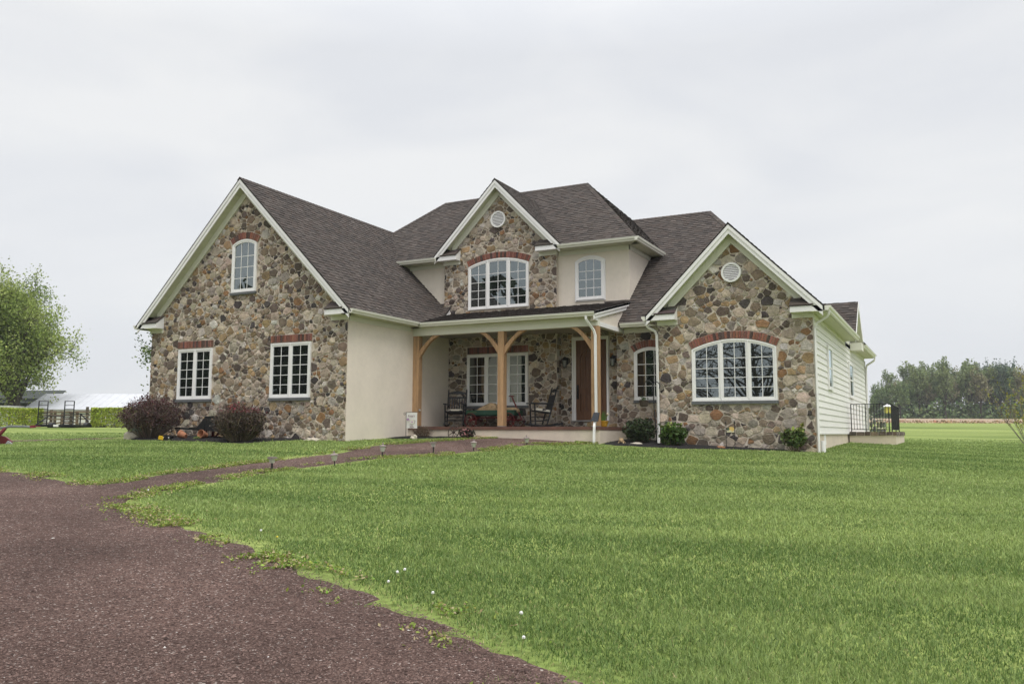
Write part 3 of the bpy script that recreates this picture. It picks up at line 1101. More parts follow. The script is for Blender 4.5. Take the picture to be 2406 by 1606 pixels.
def ridge_caps(roof, p0, p1, n1, n2, w=.13, step=.135):
    """separate cap shingles lapped along a ridge or a hip; n1, n2 are the normals of the two slopes"""
    p0, p1 = Vector(p0), Vector(p1)
    d = (p1 - p0).normalized()
    L = (p1 - p0).length
    s1 = d.cross(Vector(n1)).normalized(); s2 = d.cross(Vector(n2)).normalized()
    if s1.z > 0: s1 = -s1
    if s2.z > 0: s2 = -s2
    N = (Vector(n1).normalized() + Vector(n2).normalized()).normalized()
    k = int(L / step)
    for i in range(k + 1):
        a = p0 + d * min(i * step, L - .02)
        b = p0 + d * min(i * step + step * 1.35, L)
        la, lb = N * .024, N * .012
        col = jc(random.choice(SH), .1, .02)
        mb = MB()
        mb.add([a + la, a + s1 * w + la, a + s2 * w + la, b + lb, b + s1 * w + lb, b + s2 * w + lb, a + N * .004, a + s1 * w + N * .004, a + s2 * w + N * .004],
               [(0, 1, 4, 3), (0, 3, 5, 2), (0, 6, 7, 1), (0, 2, 8, 6)], col)
        mb.build("ridge_cap", M['shingle'], roof)

def soffit_strips(mb, p00, p01, p10, p11, pitch=.13, th=.012):
    """vinyl soffit between two edges, as separate strips with an open groove between them"""
    p00, p01, p10, p11 = map(Vector, (p00, p01, p10, p11))
    n = max(1, int((p01 - p00).length / pitch))
    for k in range(n):
        t0, t1 = k / n, (k + .93) / n
        a, b = p00.lerp(p01, t0), p00.lerp(p01, t1)
        c, d = p10.lerp(p11, t1), p10.lerp(p11, t0)
        mb.prism([a, b, c, d], (0, 0, th))

GUT = [(0, 0), (0, -.112), (.07, -.112), (.078, -.078), (.108, -.05), (.112, -.012), (.118, -.012), (.118, 0), (.104, 0), (.1, -.04), (.066, -.066), (.058, -.1), (.012, -.1), (.012, 0)]
def gutter(p0, p1, out):
    """K-style eave gutter from p0 to p1 (top back edge), opening towards out"""
    p0, p1, out = Vector(p0), Vector(p1), Vector(out)
    mb = MB()
    a = [p0 + out * q[0] + Vector((0, 0, q[1])) for q in GUT]
    b = [p1 + out * q[0] + Vector((0, 0, q[1])) for q in GUT]
    n = len(a)
    mb.add(a + b, [(i, (i + 1) % n, n + (i + 1) % n, n + i) for i in range(n)])
    d = (p1 - p0).normalized() * .004
    cap = [(0, 0), (0, -.112), (.07, -.112), (.078, -.078), (.108, -.05), (.118, 0)]
    for q0, dd in ((p0, d), (p1 - d, d)):
        mb.prism([q0 + out * q[0] + Vector((0, 0, q[1])) for q in cap], dd)
    return mb.build("gutter", M['gutter'], house)

def downspout(pts, w=.062):
    return MB().tube(pts, w * .62, 4).build("downspout", M['spout'], house)

def gable(xa, za, half, slope, yw, yf, wall_half_l, wall_half_r, ret_half, z_ret, z_fri, holes, mean, name, foot_z, zbase, th=.25):
    """a street-facing gable: stone wall, rake boards, soffit, frieze and eave returns"""
    zw = lambda x: za - slope * abs(x - xa) - th - .2
    xl, xr = xa - wall_half_l, xa + wall_half_r
    # wall body with the stone face on it
    body = [(xl, zbase), (xr, zbase), (xr, zw(xr) + .24), (xa, za - th - .01), (xl, zw(xl) + .24)]
    wall = MB().prism([(p[0], yw, p[1]) for p in body], (0, .22, 0)).build("stone_wall", M['mortar'], house)
    wall['label'] = name
    stone_wall(name, [(xl, zbase + .02), (xr, zbase + .02), (xr, z_fri), (xr, zw(xr) + .2), (xa, zw(xa) + .2), (xl, zw(xl) + .2)], yw, holes, mean, wall)
    # rake boards: an upper moulding and a lower board
    for sgn in (-1, 1):
        fx = xa + sgn * half
        fz = za - slope * half
        for (o0, o1, y0, y1, nm) in ((0, .128, yf - .018, yf + .02, "rake_moulding"), (.128, th, yf, yf + .03, "rake_board")):
            q = [(xa, za - o0), (fx, fz - o0), (fx, fz - o1), (xa, za - o1)]
            MB().prism([(p[0], y0, p[1]) for p in q], (0, y1 - y0, 0)).build(nm, M['white'], house)
        # soffit under the rake and the frieze board on the wall
        s = MB()
        zt = za - th + .03
        ix = xa + sgn * (half - .42)
        soffit_strips(s, (xa, yf + .03, zt), (ix, yf + .03, zt - slope * abs(ix - xa)), (xa, yw, zt), (ix, yw, zt - slope * abs(ix - xa)), .15)
        s.build("soffit", M['soffit'], house)
        fx2 = xa + sgn * (half - .52)
        q = [(xa, za - th + .03), (fx2, za - th + .03 - slope * abs(fx2 - xa)), (fx2, za - th - .2 - slope * abs(fx2 - xa)), (xa, za - th - .2)]
        MB().prism([(p[0], yw - .052, p[1]) for p in q], (0, .05, 0)).build("frieze_board", M['cream'], house)
        # boxed return with its own little roof
        xi = xa + sgn * ret_half
        r = MB()
        lo, hi = sorted((xi, fx))
        r.bx(lo, hi, yf, yw + .02, z_ret, z_ret + .135)
        tri = [(yf + .004, z_ret + .135), (yw + .0, z_ret + .135), (yw + .0, z_ret + .37)]
        xm = xa + sgn * (half - .42)
        lo2, hi2 = sorted((xi, xm))
        r.prism([(lo2, p[0], p[1]) for p in tri], (hi2 - lo2, 0, 0))
        ret = r.build("eave_return", M['white'], house)
        xo = xa + sgn * (half - .20)
        zt0, zt1 = z_ret + .142, z_ret + .385
        slab = [(xi - sgn * .012, yf - .02, zt0), (xo, yf - .02, zt0), (xa + sgn * (half - .56), yw, zt1), (xi - sgn * .012, yw, zt1)]
        MB().prism(slab, (0, 0, .016), jc(SH[1], .05)).build("return_roof", M['shingle'], ret)
        k0, k1 = .38, .72
        for kk, ka, kb in ((0, 0, .36), (1, .36, .7), (2, .7, 1)):
            A, B, C_, D = map(Vector, slab)
            q = [A.lerp(D, ka), B.lerp(C_, ka), B.lerp(C_, kb), A.lerp(D, kb)]
            MB().prism([p + Vector((0, 0, .017)) for p in q], (0, -.004, .010 - .002 * kk), jc(SH[kk], .12)).build("return_shingle", M['shingle'], ret)
        wx = xl if sgn < 0 else xr
        lo3, hi3 = sorted((xi - sgn * .0, wx))
        MB().bx(lo3 - (.02 if sgn < 0 else 0), hi3 + (.02 if sgn > 0 else 0), yw - .035, yw + .01, z_fri, z_ret + .02).build("frieze_block", M['cream'], house)
    return wall

# ===== left wing (garage end)
W1 = (-19.82, -18.48, .905, 2.345); W2 = (-16.28, -14.895, .895, 2.365)
h1 = brick_flat(-19.87, -18.46, 2.385, 2.575, 17.3)
h2 = brick_flat(-16.30, -14.87, 2.395, 2.58, 17.3)
h3 = brick_arch(-17.835, -16.925, 5.235, 5.372, .185, 17.3)
gable(-17.38, 7.06, 3.92, 1.0, 17.3, 17.0, 3.63, 3.672, 3.13, 3.0, 2.885,
      [rect(W1[0] - .01, W1[1] + .01, W1[2] - .09, W1[3] + .03), rect(W2[0] - .01, W2[1] + .01, W2[2] - .09, W2[3] + .03), h1, h2,
       rect(-17.85, -16.91, 3.79, 5.25), h3], .098, "stone face of the left gable", 3.15, -.7)
window(W1[0], W1[1], W1[2], W1[3], W1[3], 17.3, [-19.15], 2, 5, .075)
window(W2[0], W2[1], W2[2], W2[3], W2[3], 17.3, [-15.585], 2, 5, .075)
window(-17.835, -16.925, 3.87, 5.235, 5.372, 17.3, [], 3, 4, .07)
L0, L1 = -17.38, 7.075
roof_plane([(L0, 16.975, L1), (L0, 24.36, L1), (-15.79, 22.37, L1 - 1.59), (-15.79, 23.05, L1 - 1.59), (-14.0, 23.05, L1 - 3.38), (-14.0, 22.85, L1 - 3.38), (-13.37, 20.02, L1 - 4.01), (-13.37, 16.975, L1 - 4.01)], (0, 1, 0), seed=1)
rl = roof_plane([(L0, 16.975, L1), (L0, 26, L1), (-21.39, 26, L1 - 4.01), (-21.39, 16.975, L1 - 4.01)], (0, 1, 0), seed=2, coarse=True)
ridge_caps(rl, (L0, 16.97, L1), (L0, 24.4, L1), (1, 0, 1), (-1, 0, 1))
MB().prism([(L0, 26, L1 - .1), (-21.3, 26, 3.05), (-13.45, 26, 3.05)], (0, -.1, 0)).build("gable_end", M['siding'], house)
# side walls of the left wing
MB().bx(-13.92, -13.704, 17.31, 22.45, -.7, 2.98).build("stucco_wall", M['stucco'], house)
MB().bx(-21.0, -20.8, 17.5, 26, -.7, 2.98).build("stucco_wall", M['stucco'], house)
MB().bx(-20.9, -13.8, 25.8, 26, -.7, 3.1).build("stucco_wall", M['stucco'], house)
def eave_x(xw, xe, y0, y1, zs, sgn, zfri, gut=True, ztop=None):
    """eave along y on a wall at xw: soffit, fascia, frieze, gutter"""
    s = MB()
    soffit_strips(s, (xw, y0, zs), (xw, y1, zs), (xe, y0, zs), (xe, y1, zs), .16)
    s.build("soffit", M['soffit'], house)
    MB().bx(min(xe, xe - sgn * .022), max(xe, xe - sgn * .022), y0 + .002, y1, zs + .002, zs + .125).build("fascia", M['cream'], house)
    MB().bx(min(xw, xw + sgn * .024), max(xw, xw + sgn * .024), y0 + .34, y1, zfri, zs - .001).build("frieze_board", M['cream'], house)
    if gut: gutter((xe, y0 - .02, ztop or zs + .115), (xe, y1, ztop or zs + .115), (sgn, 0, 0))
eave_x(-13.708, -13.425, 17.0, 20.15, 3.0, 1, 2.868)
eave_x(-21.0, -21.34, 17.0, 26, 3.0, -1, 2.868)

# ===== upper storey
YU = 22.87
MB().bx(-16.4, -8.0, YU, YU + .2, 3.0, 5.42).build("stucco_wall", M['stucco'], house)
MB().bx(-8.2, -8.0, YU + .2, 29, 2.6, 5.42).build("stucco_wall", M['stucco'], house)
ZE = 5.41
EU = 22.43                       # eave line of the upper roof
pl = lambda y: 5.53 + .8 * (y - EU)
RY, RZ = 26.04, 5.53 + .8 * (26.04 - EU)
DV = EU + (7.825 - 5.53) / .8
roof_plane([(-18.6, EU, 5.53), (-14.42, EU, 5.53), (-12.205, DV, 7.825), (-12.205, RY, RZ), (-16.23, RY, RZ)], (1, 0, 0), seed=3)
roof_plane([(-7.62, EU, 5.53), (-9.99, EU, 5.53), (-12.205, DV, 7.825), (-12.205, RY, RZ), (-10.56, RY, RZ)], (1, 0, 0), seed=33)
roof_plane([(-10.56, RY, RZ), (-7.62, EU, 5.53), (-7.62, 2 * RY - EU, 5.53)], (0, 1, 0), seed=4)
rb = roof_plane([(-16.23, RY, RZ), (-10.56, RY, RZ), (-7.62, 2 * RY - EU, 5.53), (-18.6, 2 * RY - EU, 5.53)], (1, 0, 0), coarse=True)
roof_plane([(-16.23, RY, RZ), (-18.6, EU, 5.53), (-18.6, 2 * RY - EU, 5.53)], (0, 1, 0), coarse=True)
ridge_caps(rb, (-16.25, RY, RZ + .005), (-10.54, RY, RZ + .005), (0, -.8, 1), (0, .8, 1))
ridge_caps(rb, (-7.64, EU + .01, 5.535), (-10.56, RY, RZ + .005), (0, -.8, 1), (1, 0, 1))
ridge_caps(rb, (-17.36, 24.32, 7.045), (-16.23, RY, RZ + .005), (0, -.8, 1), (-1.17, 0, 1))
def eave_y(yw, ye, x0, x1, zs, zfri, ztop, fx0=None, fx1=None):
    s = MB()
    soffit_strips(s, (x0, yw, zs), (x1, yw, zs), (x0, ye, zs), (x1, ye, zs), .16)
    s.build("soffit", M['soffit'], house)
    MB().bx(x0, x1, ye, ye + .022, zs + .002, zs + .125).build("fascia", M['cream'], house)
    MB().bx(fx0 if fx0 is not None else x0, fx1 if fx1 is not None else x1, yw - .024, yw, zfri, zs - .001).build("frieze_board", M['cream'], house)
eave_y(YU, 22.47, -15.9, -14.25, ZE - .01, 5.27, 5.53)
gutter((-15.86, 22.47, 5.515), (-14.33, 22.47, 5.515), (0, -1, 0))
eave_y(YU, 22.47, -10.2, -7.66, ZE - .01, 5.27, 5.53, -10.2, -7.976)
gutter((-10.06, 22.47, 5.515), (-7.655, 22.47, 5.515), (0, -1, 0))
s_ = MB(); soffit_strips(s_, (-8.0, 22.9, ZE - .01), (-8.0, 25.3, ZE - .01), (-7.66, 22.5, ZE - .01), (-7.66, 25.3, ZE - .01), .16); s_.build("soffit", M['soffit'], house)
MB().bx(-7.68, -7.658, 22.47, 25.3, ZE - .008, ZE + .115).build("fascia", M['cream'], house)
MB().bx(-7.999, -7.976, YU - .024, 25.6, 5.27, ZE - .012).build("frieze_board", M['cream'], house)
gutter((-7.658, 22.36, 5.515), (-7.658, 25.05, 5.515), (1, 0, 0))
# dormer gable
hd_ = brick_arch(-13.277, -11.168, 5.165, 5.37, .185, 22.75)
gable(-12.205, 7.81, 2.19, 1.023, 22.75, 22.45, 1.985, 1.965, 1.385, 5.41, 5.295,
      [rect(-13.29, -11.155, 3.76, 5.18), hd_], .098, "stone face of the upper middle gable", 5.57, 3.3)
window(-13.277, -11.168, 3.80, 5.165, 5.37, 22.75, [-12.59, -11.865], 2, 5, .0)
ZD = 7.825
yv = lambda z: EU + (z - 5.53) / .8
fz = ZD - 1.023 * 2.215
for sg in (-1, 1):
    roof_plane([(-12.205, 22.43, ZD), (-12.205 + sg * 2.215, 22.43, fz), (-12.205 + sg * 2.215, yv(fz) + .05, fz), (-12.205, yv(ZD) + .05, ZD)], (0, 1, 0), seed=5 + sg)
ridge_caps(rb, (-12.205, 22.42, ZD), (-12.205, yv(ZD) - .05, ZD), (1, 0, 1), (-1, 0, 1))
for cx_, cz_, yy, rr_ in ((-12.22, 6.60, 22.75, .262), (-4.71, 4.02, 21.2, .25)):
    v = MB()
    n = 28
    for k in range(n):
        t0, t1 = 2 * PI * k / n, 2 * PI * (k + 1) / n
        q = [(cx_ + r * math.sin(t), cz_ + r * math.cos(t)) for r, t in ((rr_ * .8, t0), (rr_, t0), (rr_, t1), (rr_ * .8, t1))]
        v.prism([(p[0], yy - .075, p[1]) for p in q], (0, .085, 0))
    vent = v.build("round_vent", M['white'], house)
    MB().add([(cx_ + rr_ * .82 * math.sin(2 * PI * k / n), yy - .034, cz_ + rr_ * .82 * math.cos(2 * PI * k / n)) for k in range(n)], [tuple(range(n))]).build("vent_back", M['shingle_base'], vent)
    for k in range(8):
        z = cz_ + rr_ * (-.72 + 1.44 * (k + .5) / 8)
        hw = math.sqrt(max(.0, (rr_ * .81) ** 2 - (z - cz_) ** 2))
        hh = rr_ * .05
        MB().prism([(cx_ - hw, yy - .038, z + hh + .012), (cx_ - hw, yy - .066, z - hh), (cx_ - hw, yy - .062, z - hh + .004), (cx_ - hw, yy - .036, z + hh + .016)], (2 * hw, 0, 0)).build("louvre", M['white'], vent)
window(-9.655, -8.765, 3.875, 5.02, 5.16, YU, [], 3, 4, 0, .06)
w_ = MB(); ring(w_, -9.69, -8.73, 3.84, arc_fn(-9.69, -8.73, 5.04, 5.195), 0, .035, YU + .01, YU - .03, 14); w_.build("window_trim", M['white'], house)
# stub of main roof left of the dormer, with its white cheek
roof_plane([(-14.5, 22.36, 3.63), (-13.93, 22.36, 3.63), (-13.93, 22.87, 4.08), (-14.5, 22.87, 4.08)], (1, 0, 0), seed=9, thick=.05)
MB().prism([(-13.945, 22.4, 3.58), (-13.945, 22.86, 3.6), (-13.945, 22.86, 4.03)], (-.03, 0, 0)).build("roof_cheek", M['white'], house)

# ===== porch
roof_plane([(-13.38, 20.02, 3.10), (-7.93, 20.02, 3.10), (-7.93, 22.87, 3.735), (-14.03, 22.87, 3.735)], (1, 0, 0), seed=10, thick=.06)
gutter((-13.30, 20.12, 3.095), (-7.97, 20.12, 3.095), (0, -1, 0))
MB().bx(-13.42, -7.96, 20.12, 20.142, 2.985, 3.09).build("fascia", M['cream'], house)
MB().bx(-13.42, -7.96, 20.142, 20.3, 2.98, 3.0).build("soffit", M['soffit'], house)
MB().bx(-13.70, -7.98, 20.3, 20.47, 2.755, 2.979).build("beam", M['cream'], house)
MB().bx(-8.15, -7.98, 20.472, 22.262, 2.757, 2.875).build("beam", M['white'], house)
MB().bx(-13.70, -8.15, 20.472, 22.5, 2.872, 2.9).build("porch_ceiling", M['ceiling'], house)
# stucco triangle and rake at the right end of the porch roof
tri = [(20.16, 2.878), (22.26, 2.878), (22.87, 3.5), (22.87, 3.66), (20.16, 3.02)]
MB().prism([(-8.0, p[0], p[1]) for p in tri], (-.12, 0, 0)).build("stucco_wall", M['stucco'], house)
for z0_, z1_, xx in ((0, .10, -7.93), (.10, .2, -7.955)):
    q = [(20.03, 3.105 - z0_), (22.86, 3.735 - z0_), (22.86, 3.735 - z1_), (20.03, 3.105 - z1_)]
    MB().prism([(xx, p[0], p[1] - .006) for p in q], (-.03, 0, 0)).build("rake_board", M['white'], house)
MB().prism([(-7.972, 20.05, 2.88), (-7.972, 20.3, 2.88), (-7.972, 20.3, 3.02), (-7.972, 20.05, 3.02)], (-.03, 0, 0)).build("rake_return", M['white'], house)
FZ = .149
MB().bx(-13.70, -7.87, 20.1, 22.25, .062, FZ).build("porch_floor", M['deck'], house)
MB().bx(-13.70, -7.88, 20.125, 22.2, -.75, .06).build("porch_plinth", M['plinth'], house)
def arc_brace(x0, x1, sgn, post):
    """curved knee brace from a post face at x0 (z 2.12..2.34) up to the beam at x1"""
    n = 10
    zl = [2.11, 2.75]
    lo, hi = [], []
    for k in range(n + 1):
        t = k / n
        # underside: concave arc; top side: nearly straight
        lo.append((x0 + (x1 - x0) * (1 - math.cos(t * PI / 2) ** 1.0 * 1.0) if False else x0 + (x1 - x0) * t ** 1.0, 2.11 + .64 * (t + .17 * math.sin(PI * t))))
        xt = x0 + (x1 - sgn * .21 - x0) * t
        hi.append((xt, 2.335 + .415 * (t + .06 * math.sin(PI * t))))
    mb = MB()
    for k in range(n):
        q = [lo[k], lo[k + 1], hi[k + 1], hi[k]]
        mb.prism([(p[0], 20.335, p[1]) for p in q], (0, .1, 0))
    mb.build("brace", M['wood'], post)
for x0_, x1_, br in ((-13.70, -13.505, (1,)), (-10.92, -10.735, (-1, 1)), (-8.17, -7.982, (-1,))):
    post = MB().bx(x0_, x1_, 20.3, 20.49, FZ + .02, 2.752).build("porch_post", M['wood'], house)
    MB().bx(x0_ - .004, x1_ + .004, 20.305, 20.485, FZ, FZ + .019).build("post_base", M['metal'], post)
    for b in br:
        if b > 0: arc_brace(x1_, x1_ + .66, 1, post)
        else: arc_brace(x0_, x0_ - .62, -1, post)

# ===== porch back wall, door recess and arched-window wall
YW = 22.27
hp = brick_flat(-13.02, -10.95, 2.365, 2.56, YW)
wA = MB().bx(-13.72, -10.03, YW, YW + .2, -.2, 2.95).build("stone_wall", M['mortar'], house)
wA['label'] = "shaded stone wall behind the porch"
stone_wall("porch", [(-13.7, .15), (-10.035, .15), (-10.035, 2.88), (-13.7, 2.88)], YW, [rect(-13.03, -10.94, .70, 2.36), hp], .1, wA)
window(-13.02, -10.95, .785, 2.34, 2.34, YW, [-12.345, -11.615], 2, 5, .075)
wB = MB().bx(-10.03, -8.16, 22.55, 22.72, -.2, 2.95).build("stone_wall", M['mortar'], house)
wB['label'] = "stone wall of the door recess"
stone_wall("recess", [(-10.03, .15), (-8.17, .15), (-8.17, 2.88), (-10.03, 2.88)], 22.55, [rect(-9.67, -8.515, .335, 2.76)], .1, wB)
jamb = MB().bx(-10.2, -10.036, YW + .005, 22.56, -.2, 2.95).build("recess_jamb", M['mortar'], house)
zj = .15
while zj < 2.86:
    hj = random.uniform(.11, .24)
    sp_j = YW + .02 + random.uniform(.09, .17)
    for ya_j, yb_j in ((YW + .012, sp_j - .008), (sp_j + .008, 22.545)):
        a_, b_ = zj + .01 + random.uniform(0, .012), min(zj + hj - .008, 2.87) - random.uniform(0, .012)
        sk = random.uniform(-.02, .02)
        MB().prism([(-10.04, ya_j, a_), (-10.04, yb_j, a_ + sk * .5), (-10.04, yb_j, b_), (-10.04, ya_j, b_ + sk)], (random.uniform(.014, .03), 0, 0), jc(random.choice(_SC), .15, .02)).build("stone", M['stone'], jamb)
    zj += hj
ha = brick_arch(-7.672, -6.775, 2.2, 2.334, .185, YW)
wC = MB().bx(-8.19, -6.5, YW, YW + .2, -.6, 2.95).build("stone_wall", M['mortar'], house)
wC['label'] = "stone wall around the narrow arched window"
stone_wall("arched", [(-8.19, -.55), (-6.6, -.55), (-6.6, 2.755), (-8.19, 2.755)], YW, [rect(-7.685, -6.76, .8, 2.22), ha], .1, wC)
window(-7.672, -6.775, .885, 2.2, 2.334, YW, [], 3, 4, .075)
# door
D0, D1, DZ = -9.534, -8.585, .372
fr = MB()
YD = 22.55
fr.bx(-9.655, -9.60, YD + .02, YD - .06, .343, 2.745).bx(-9.60, D0, YD + .03, YD - .025, .343, 2.69).bx(D1, -8.53, YD + .02, YD - .06, .343, 2.745)
fr.bx(-9.60, D1, YD + .02, YD - .06, 2.65, 2.745)
door = fr.build("door_frame", M['white'], house)
MB().bx(-9.66, -8.525, YD + .02, YD - .085, .318, .342).build("threshold", M['metal'], door)
leaf = MB().bx(D0, D1, YD + .0, YD - .012, DZ - .02, 2.65)
st = .125
leaf.bx(D0, D0 + st, YD - .012, YD - .034, DZ - .02, 2.65).bx(D1 - st, D1, YD - .012, YD - .034, DZ - .02, 2.65)
leaf.bx(D0 + st, D1 - st, YD - .012, YD - .034, DZ - .02, DZ + .25).bx(D0 + st, D1 - st, YD - .012, YD - .034, DZ + .72, DZ + .90)
a_ = arc_fn(D0 + st, D1 - st, 2.15, 2.40)
for k in range(10):
    xa_, xb_ = D0 + st + (D1 - D0 - 2 * st) * k / 10, D0 + st + (D1 - D0 - 2 * st) * (k + 1) / 10
    leaf.prism([(xa_, YD - .012, a_(xa_)), (xb_, YD - .012, a_(xb_)), (xb_, YD - .012, 2.65), (xa_, YD - .012, 2.65)], (0, -.022, 0))
leaf.build("door_leaf", M['door'], door)
for k in range(4):
    xa_ = D0 + st + .012 + (D1 - D0 - 2 * st - .024) * k / 4
    xb_ = xa_ + (D1 - D0 - 2 * st - .024) / 4 - .008
    for z0_, z1_ in ((DZ + .265, DZ + .705), (DZ + .915, min(a_(xa_), a_(xb_)) - .015)):
        MB().bx(xa_, xb_, YD - .0125, YD - .025, z0_, z1_).build("door_plank", M['door'], door)
hs = MB().bx(D0 + .025, D0 + .085, YD - .034, YD - .048, DZ + .58, DZ + .99)
hs.tube([(D0 + .055, YD - .045, DZ + .62), (D0 + .055, YD - .1, DZ + .65), (D0 + .055, YD - .1, DZ + .80), (D0 + .055, YD - .045, DZ + .83)], .012, 8)
hs.tube([(D0 + .055, YD - .045, DZ + .93), (D0 + .055, YD - .07, DZ + .93)], .03, 10)
hs.build("door_handle", M['black'], door)

# ===== right-hand gable
RX = -4.70
hb = brick_arch(-5.76, -3.668, 2.105, 2.338, .185, 21.2)
gable(RX, 5.215, 2.17, 1.014, 21.2, 20.9, 1.94, 1.90, 1.42, 2.882, 2.768,
      [rect(-5.775, -3.655, .70, 2.12), hb], .122, "stone face of the right gable", 3.0, -.75)
window(-5.76, -3.668, .79, 2.105, 2.338, 21.2, [-5.03, -4.345], 2, 5, .075)
ZR = 5.23
yr = lambda z: 21.86 + (z - 2.985) / .8
zf_ = ZR - 1.014 * 2.2
for sg in (-1, 1):
    roof_plane([(RX, 20.88, ZR), (RX + sg * 2.2, 20.88, zf_), (RX + sg * 2.2, (yr(zf_) + .05) if sg < 0 else 28.6, zf_), (RX, yr(ZR) + .05 if sg < 0 else 28.6, ZR)], (0, 1, 0), seed=20 + sg)
# main roof to the right of the upper storey
roof_plane([(-9.6, 27.2, yr(0) and 2.985 + .8 * (27.2 - 21.86)), (-6.685, 27.2, 2.985 + .8 * (27.2 - 21.86)), (RX + .0, yr(5.21), 5.21), (RX - 2.2, yr(zf_), zf_ ), (RX - 2.2, 21.86, 2.985), (-7.97, 21.86, 2.985), (-9.6, 23.9, 2.985 + .8 * 2.04)], (1, 0, 0), seed=23)
rh = roof_plane([(-6.685, 27.2, 7.257), (RX, yr(5.21), 5.21), (RX, 33, 5.21), (-6.685, 31, 7.257)], (0, 1, 0), seed=24, coarse=True)
roof_plane([(-9.6, 27.2, 7.257), (-6.685, 27.2, 7.257), (-2.5, 33, 2.985), (-9.6, 33, 2.985)], (1, 0, 0), coarse=True)
ridge_caps(rh, (-9.4, 27.2, 7.262), (-6.66, 27.2, 7.262), (0, -.8, 1), (0, .8, 1))
ridge_caps(rh, (-4.75, yr(5.25), 5.25), (-6.685, 27.2, 7.262), (0, -.8, 1), (1, 0, 1))
ridge_caps(rh, (RX, 20.87, ZR), (RX, yr(ZR) - .05, ZR), (1, 0, 1), (-1, 0, 1))
# eaves: short one over the arched window, left eave of the gable, long right eave
eave_y(YW, 21.93, -7.97, -6.62, 2.87, 2.757, 2.985)
gutter((-7.94, 21.93, 2.985), (-6.70, 21.93, 2.985), (0, -1, 0))
gutter((RX - 2.19, 20.9, 2.995), (RX - 2.19, 21.8, 2.995), (-1, 0, 0))
XS = -2.81
MB().bx(XS - .2, XS - .004, 21.42, 35.15, .0, 2.9).build("side_wall", M['siding'], house)
MB().bx(-6.63, -6.5, 21.42, 22.4, -.6, 2.9).build("side_wall", M['stucco'], house)
MB().bx(-14, XS - .2, 35.0, 35.15, -.6, 2.9).build("rear_wall", M['siding'], house)
sid = MB().bx(XS - .006, XS - .004, 21.3, 35.15, .0, 2.88).build("siding", M['siding'], house)
nb = 18
for k in range(nb):
    z0_ = .012 + k * .159
    z1_ = min(z0_ + .163, 2.76)
    MB().prism([(XS - .004, 21.31, z0_), (XS + .020, 21.31, z0_), (XS + .016, 21.31, z0_ + .012), (XS, 21.31, z1_), (XS - .004, 21.31, z1_)], (0, 13.83, 0)).build("clapboard", M['siding'], sid)
MB().bx(XS - .02, XS + .03, 21.205, 21.3, -.02, 2.77).build("corner_board", M['cream'], house)
MB().bx(XS - .02, XS + .03, 35.15, 35.24, -.02, 2.77).build("corner_board", M['cream'], house)
MB().bx(XS - .2, XS - .012, 21.43, 35.1, -1.0, .0).build("foundation", M['plinth'], house)
MB().bx(XS - .02, XS + .026, 21.31, 35.15, -.025, .012).build("drip_edge", M['white'], house)
MB().bx(XS - .02, XS - .002, 22.62, 22.98, -.29, -.04).build("basement_vent", M['white'], house)
eave_x(XS, -2.47, 20.9, 28.25, 2.87, 1, 2.76, ztop=2.995)
# reverse gable at the back of the right side
ga = [(27.86, 3.0), (29.17, 4.2), (30.46, 3.0)]
MB().prism([(XS - .0, 28.1, 2.9), (XS, 30.25, 2.9), (XS, 29.17, 3.95)], (-.1, 0, 0)).build("gable_end", M['siding'], house)
roof_plane([(-2.44, 29.17, 4.23), (-3.75, 29.17, 4.23), (-2.44, 27.84, 3.0)], (1, 0, 0), seed=31)
roof_plane([(-2.44, 29.17, 4.23), (-3.75, 29.17, 4.23), (-2.44, 30.5, 3.0)], (1, 0, 0), seed=32, coarse=True)
for a_2, b_2 in (((27.84, 2.99), (29.17, 4.22)), ((30.5, 2.99), (29.17, 4.22))):
    MB().prism([(-2.46, a_2[0], a_2[1]), (-2.46, b_2[0], b_2[1]), (-2.46, b_2[0], b_2[1] - .2), (-2.46, a_2[0], a_2[1] - .2)], (.03, 0, 0)).build("rake_board", M['white'], house)
MB().prism([(XS, 28.0, 2.86), (XS, 29.17, 4.0), (-2.46, 29.17, 4.0), (-2.46, 28.0, 2.86)], (0, 0, .02)).build("soffit", M['soffit'], house)
MB().prism([(XS, 30.35, 2.86), (XS, 29.17, 4.0), (-2.46, 29.17, 4.0), (-2.46, 30.35, 2.86)], (0, 0, .02)).build("soffit", M['soffit'], house)
MB().bx(XS + .02, -2.44, 29.75, 30.45, 2.72, 2.96).build("eave_return", M['cream'], house)
eave_x(XS, -2.47, 30.46, 34.9, 2.84, 1, 2.74, ztop=2.97)
roof_plane([(-2.36, 30.4, 2.99), (-2.36, 35.3, 2.99), (-4.7, 35.3, 5.3), (-4.7, 29.2, 5.3)], (0, 1, 0), coarse=True)
# side windows (facing +x)
for y0_, y1_, z0_, z1_ in ((23.63, 24.5, 1.15, 2.33), (29.0, 30.2, 1.13, 2.30)):
    fr = MB()
    x_ = XS + .055
    fr.bx(XS - .004, x_, y0_, y0_ + .07, z0_, z1_).bx(XS - .004, x_, y1_ - .07, y1_, z0_, z1_).bx(XS - .004, x_, y0_ + .07, y1_ - .07, z0_, z0_ + .09).bx(XS - .004, x_, y0_ + .07, y1_ - .07, z1_ - .09, z1_)
    fr.bx(XS, x_ - .014, y0_ + .07, y1_ - .07, (z0_ + z1_) / 2 - .02, (z0_ + z1_) / 2 + .02)
    wn_ = fr.build("window", M['white'], house)
    MB().add([(XS + .032, y0_ + .06, z0_ + .06), (XS + .032, y1_ - .06, z0_ + .06), (XS + .032, y1_ - .06, z1_ - .06), (XS + .032, y0_ + .06, z1_ - .06)], [(0, 1, 2, 3)]).build("pane", M['glass'], wn_)
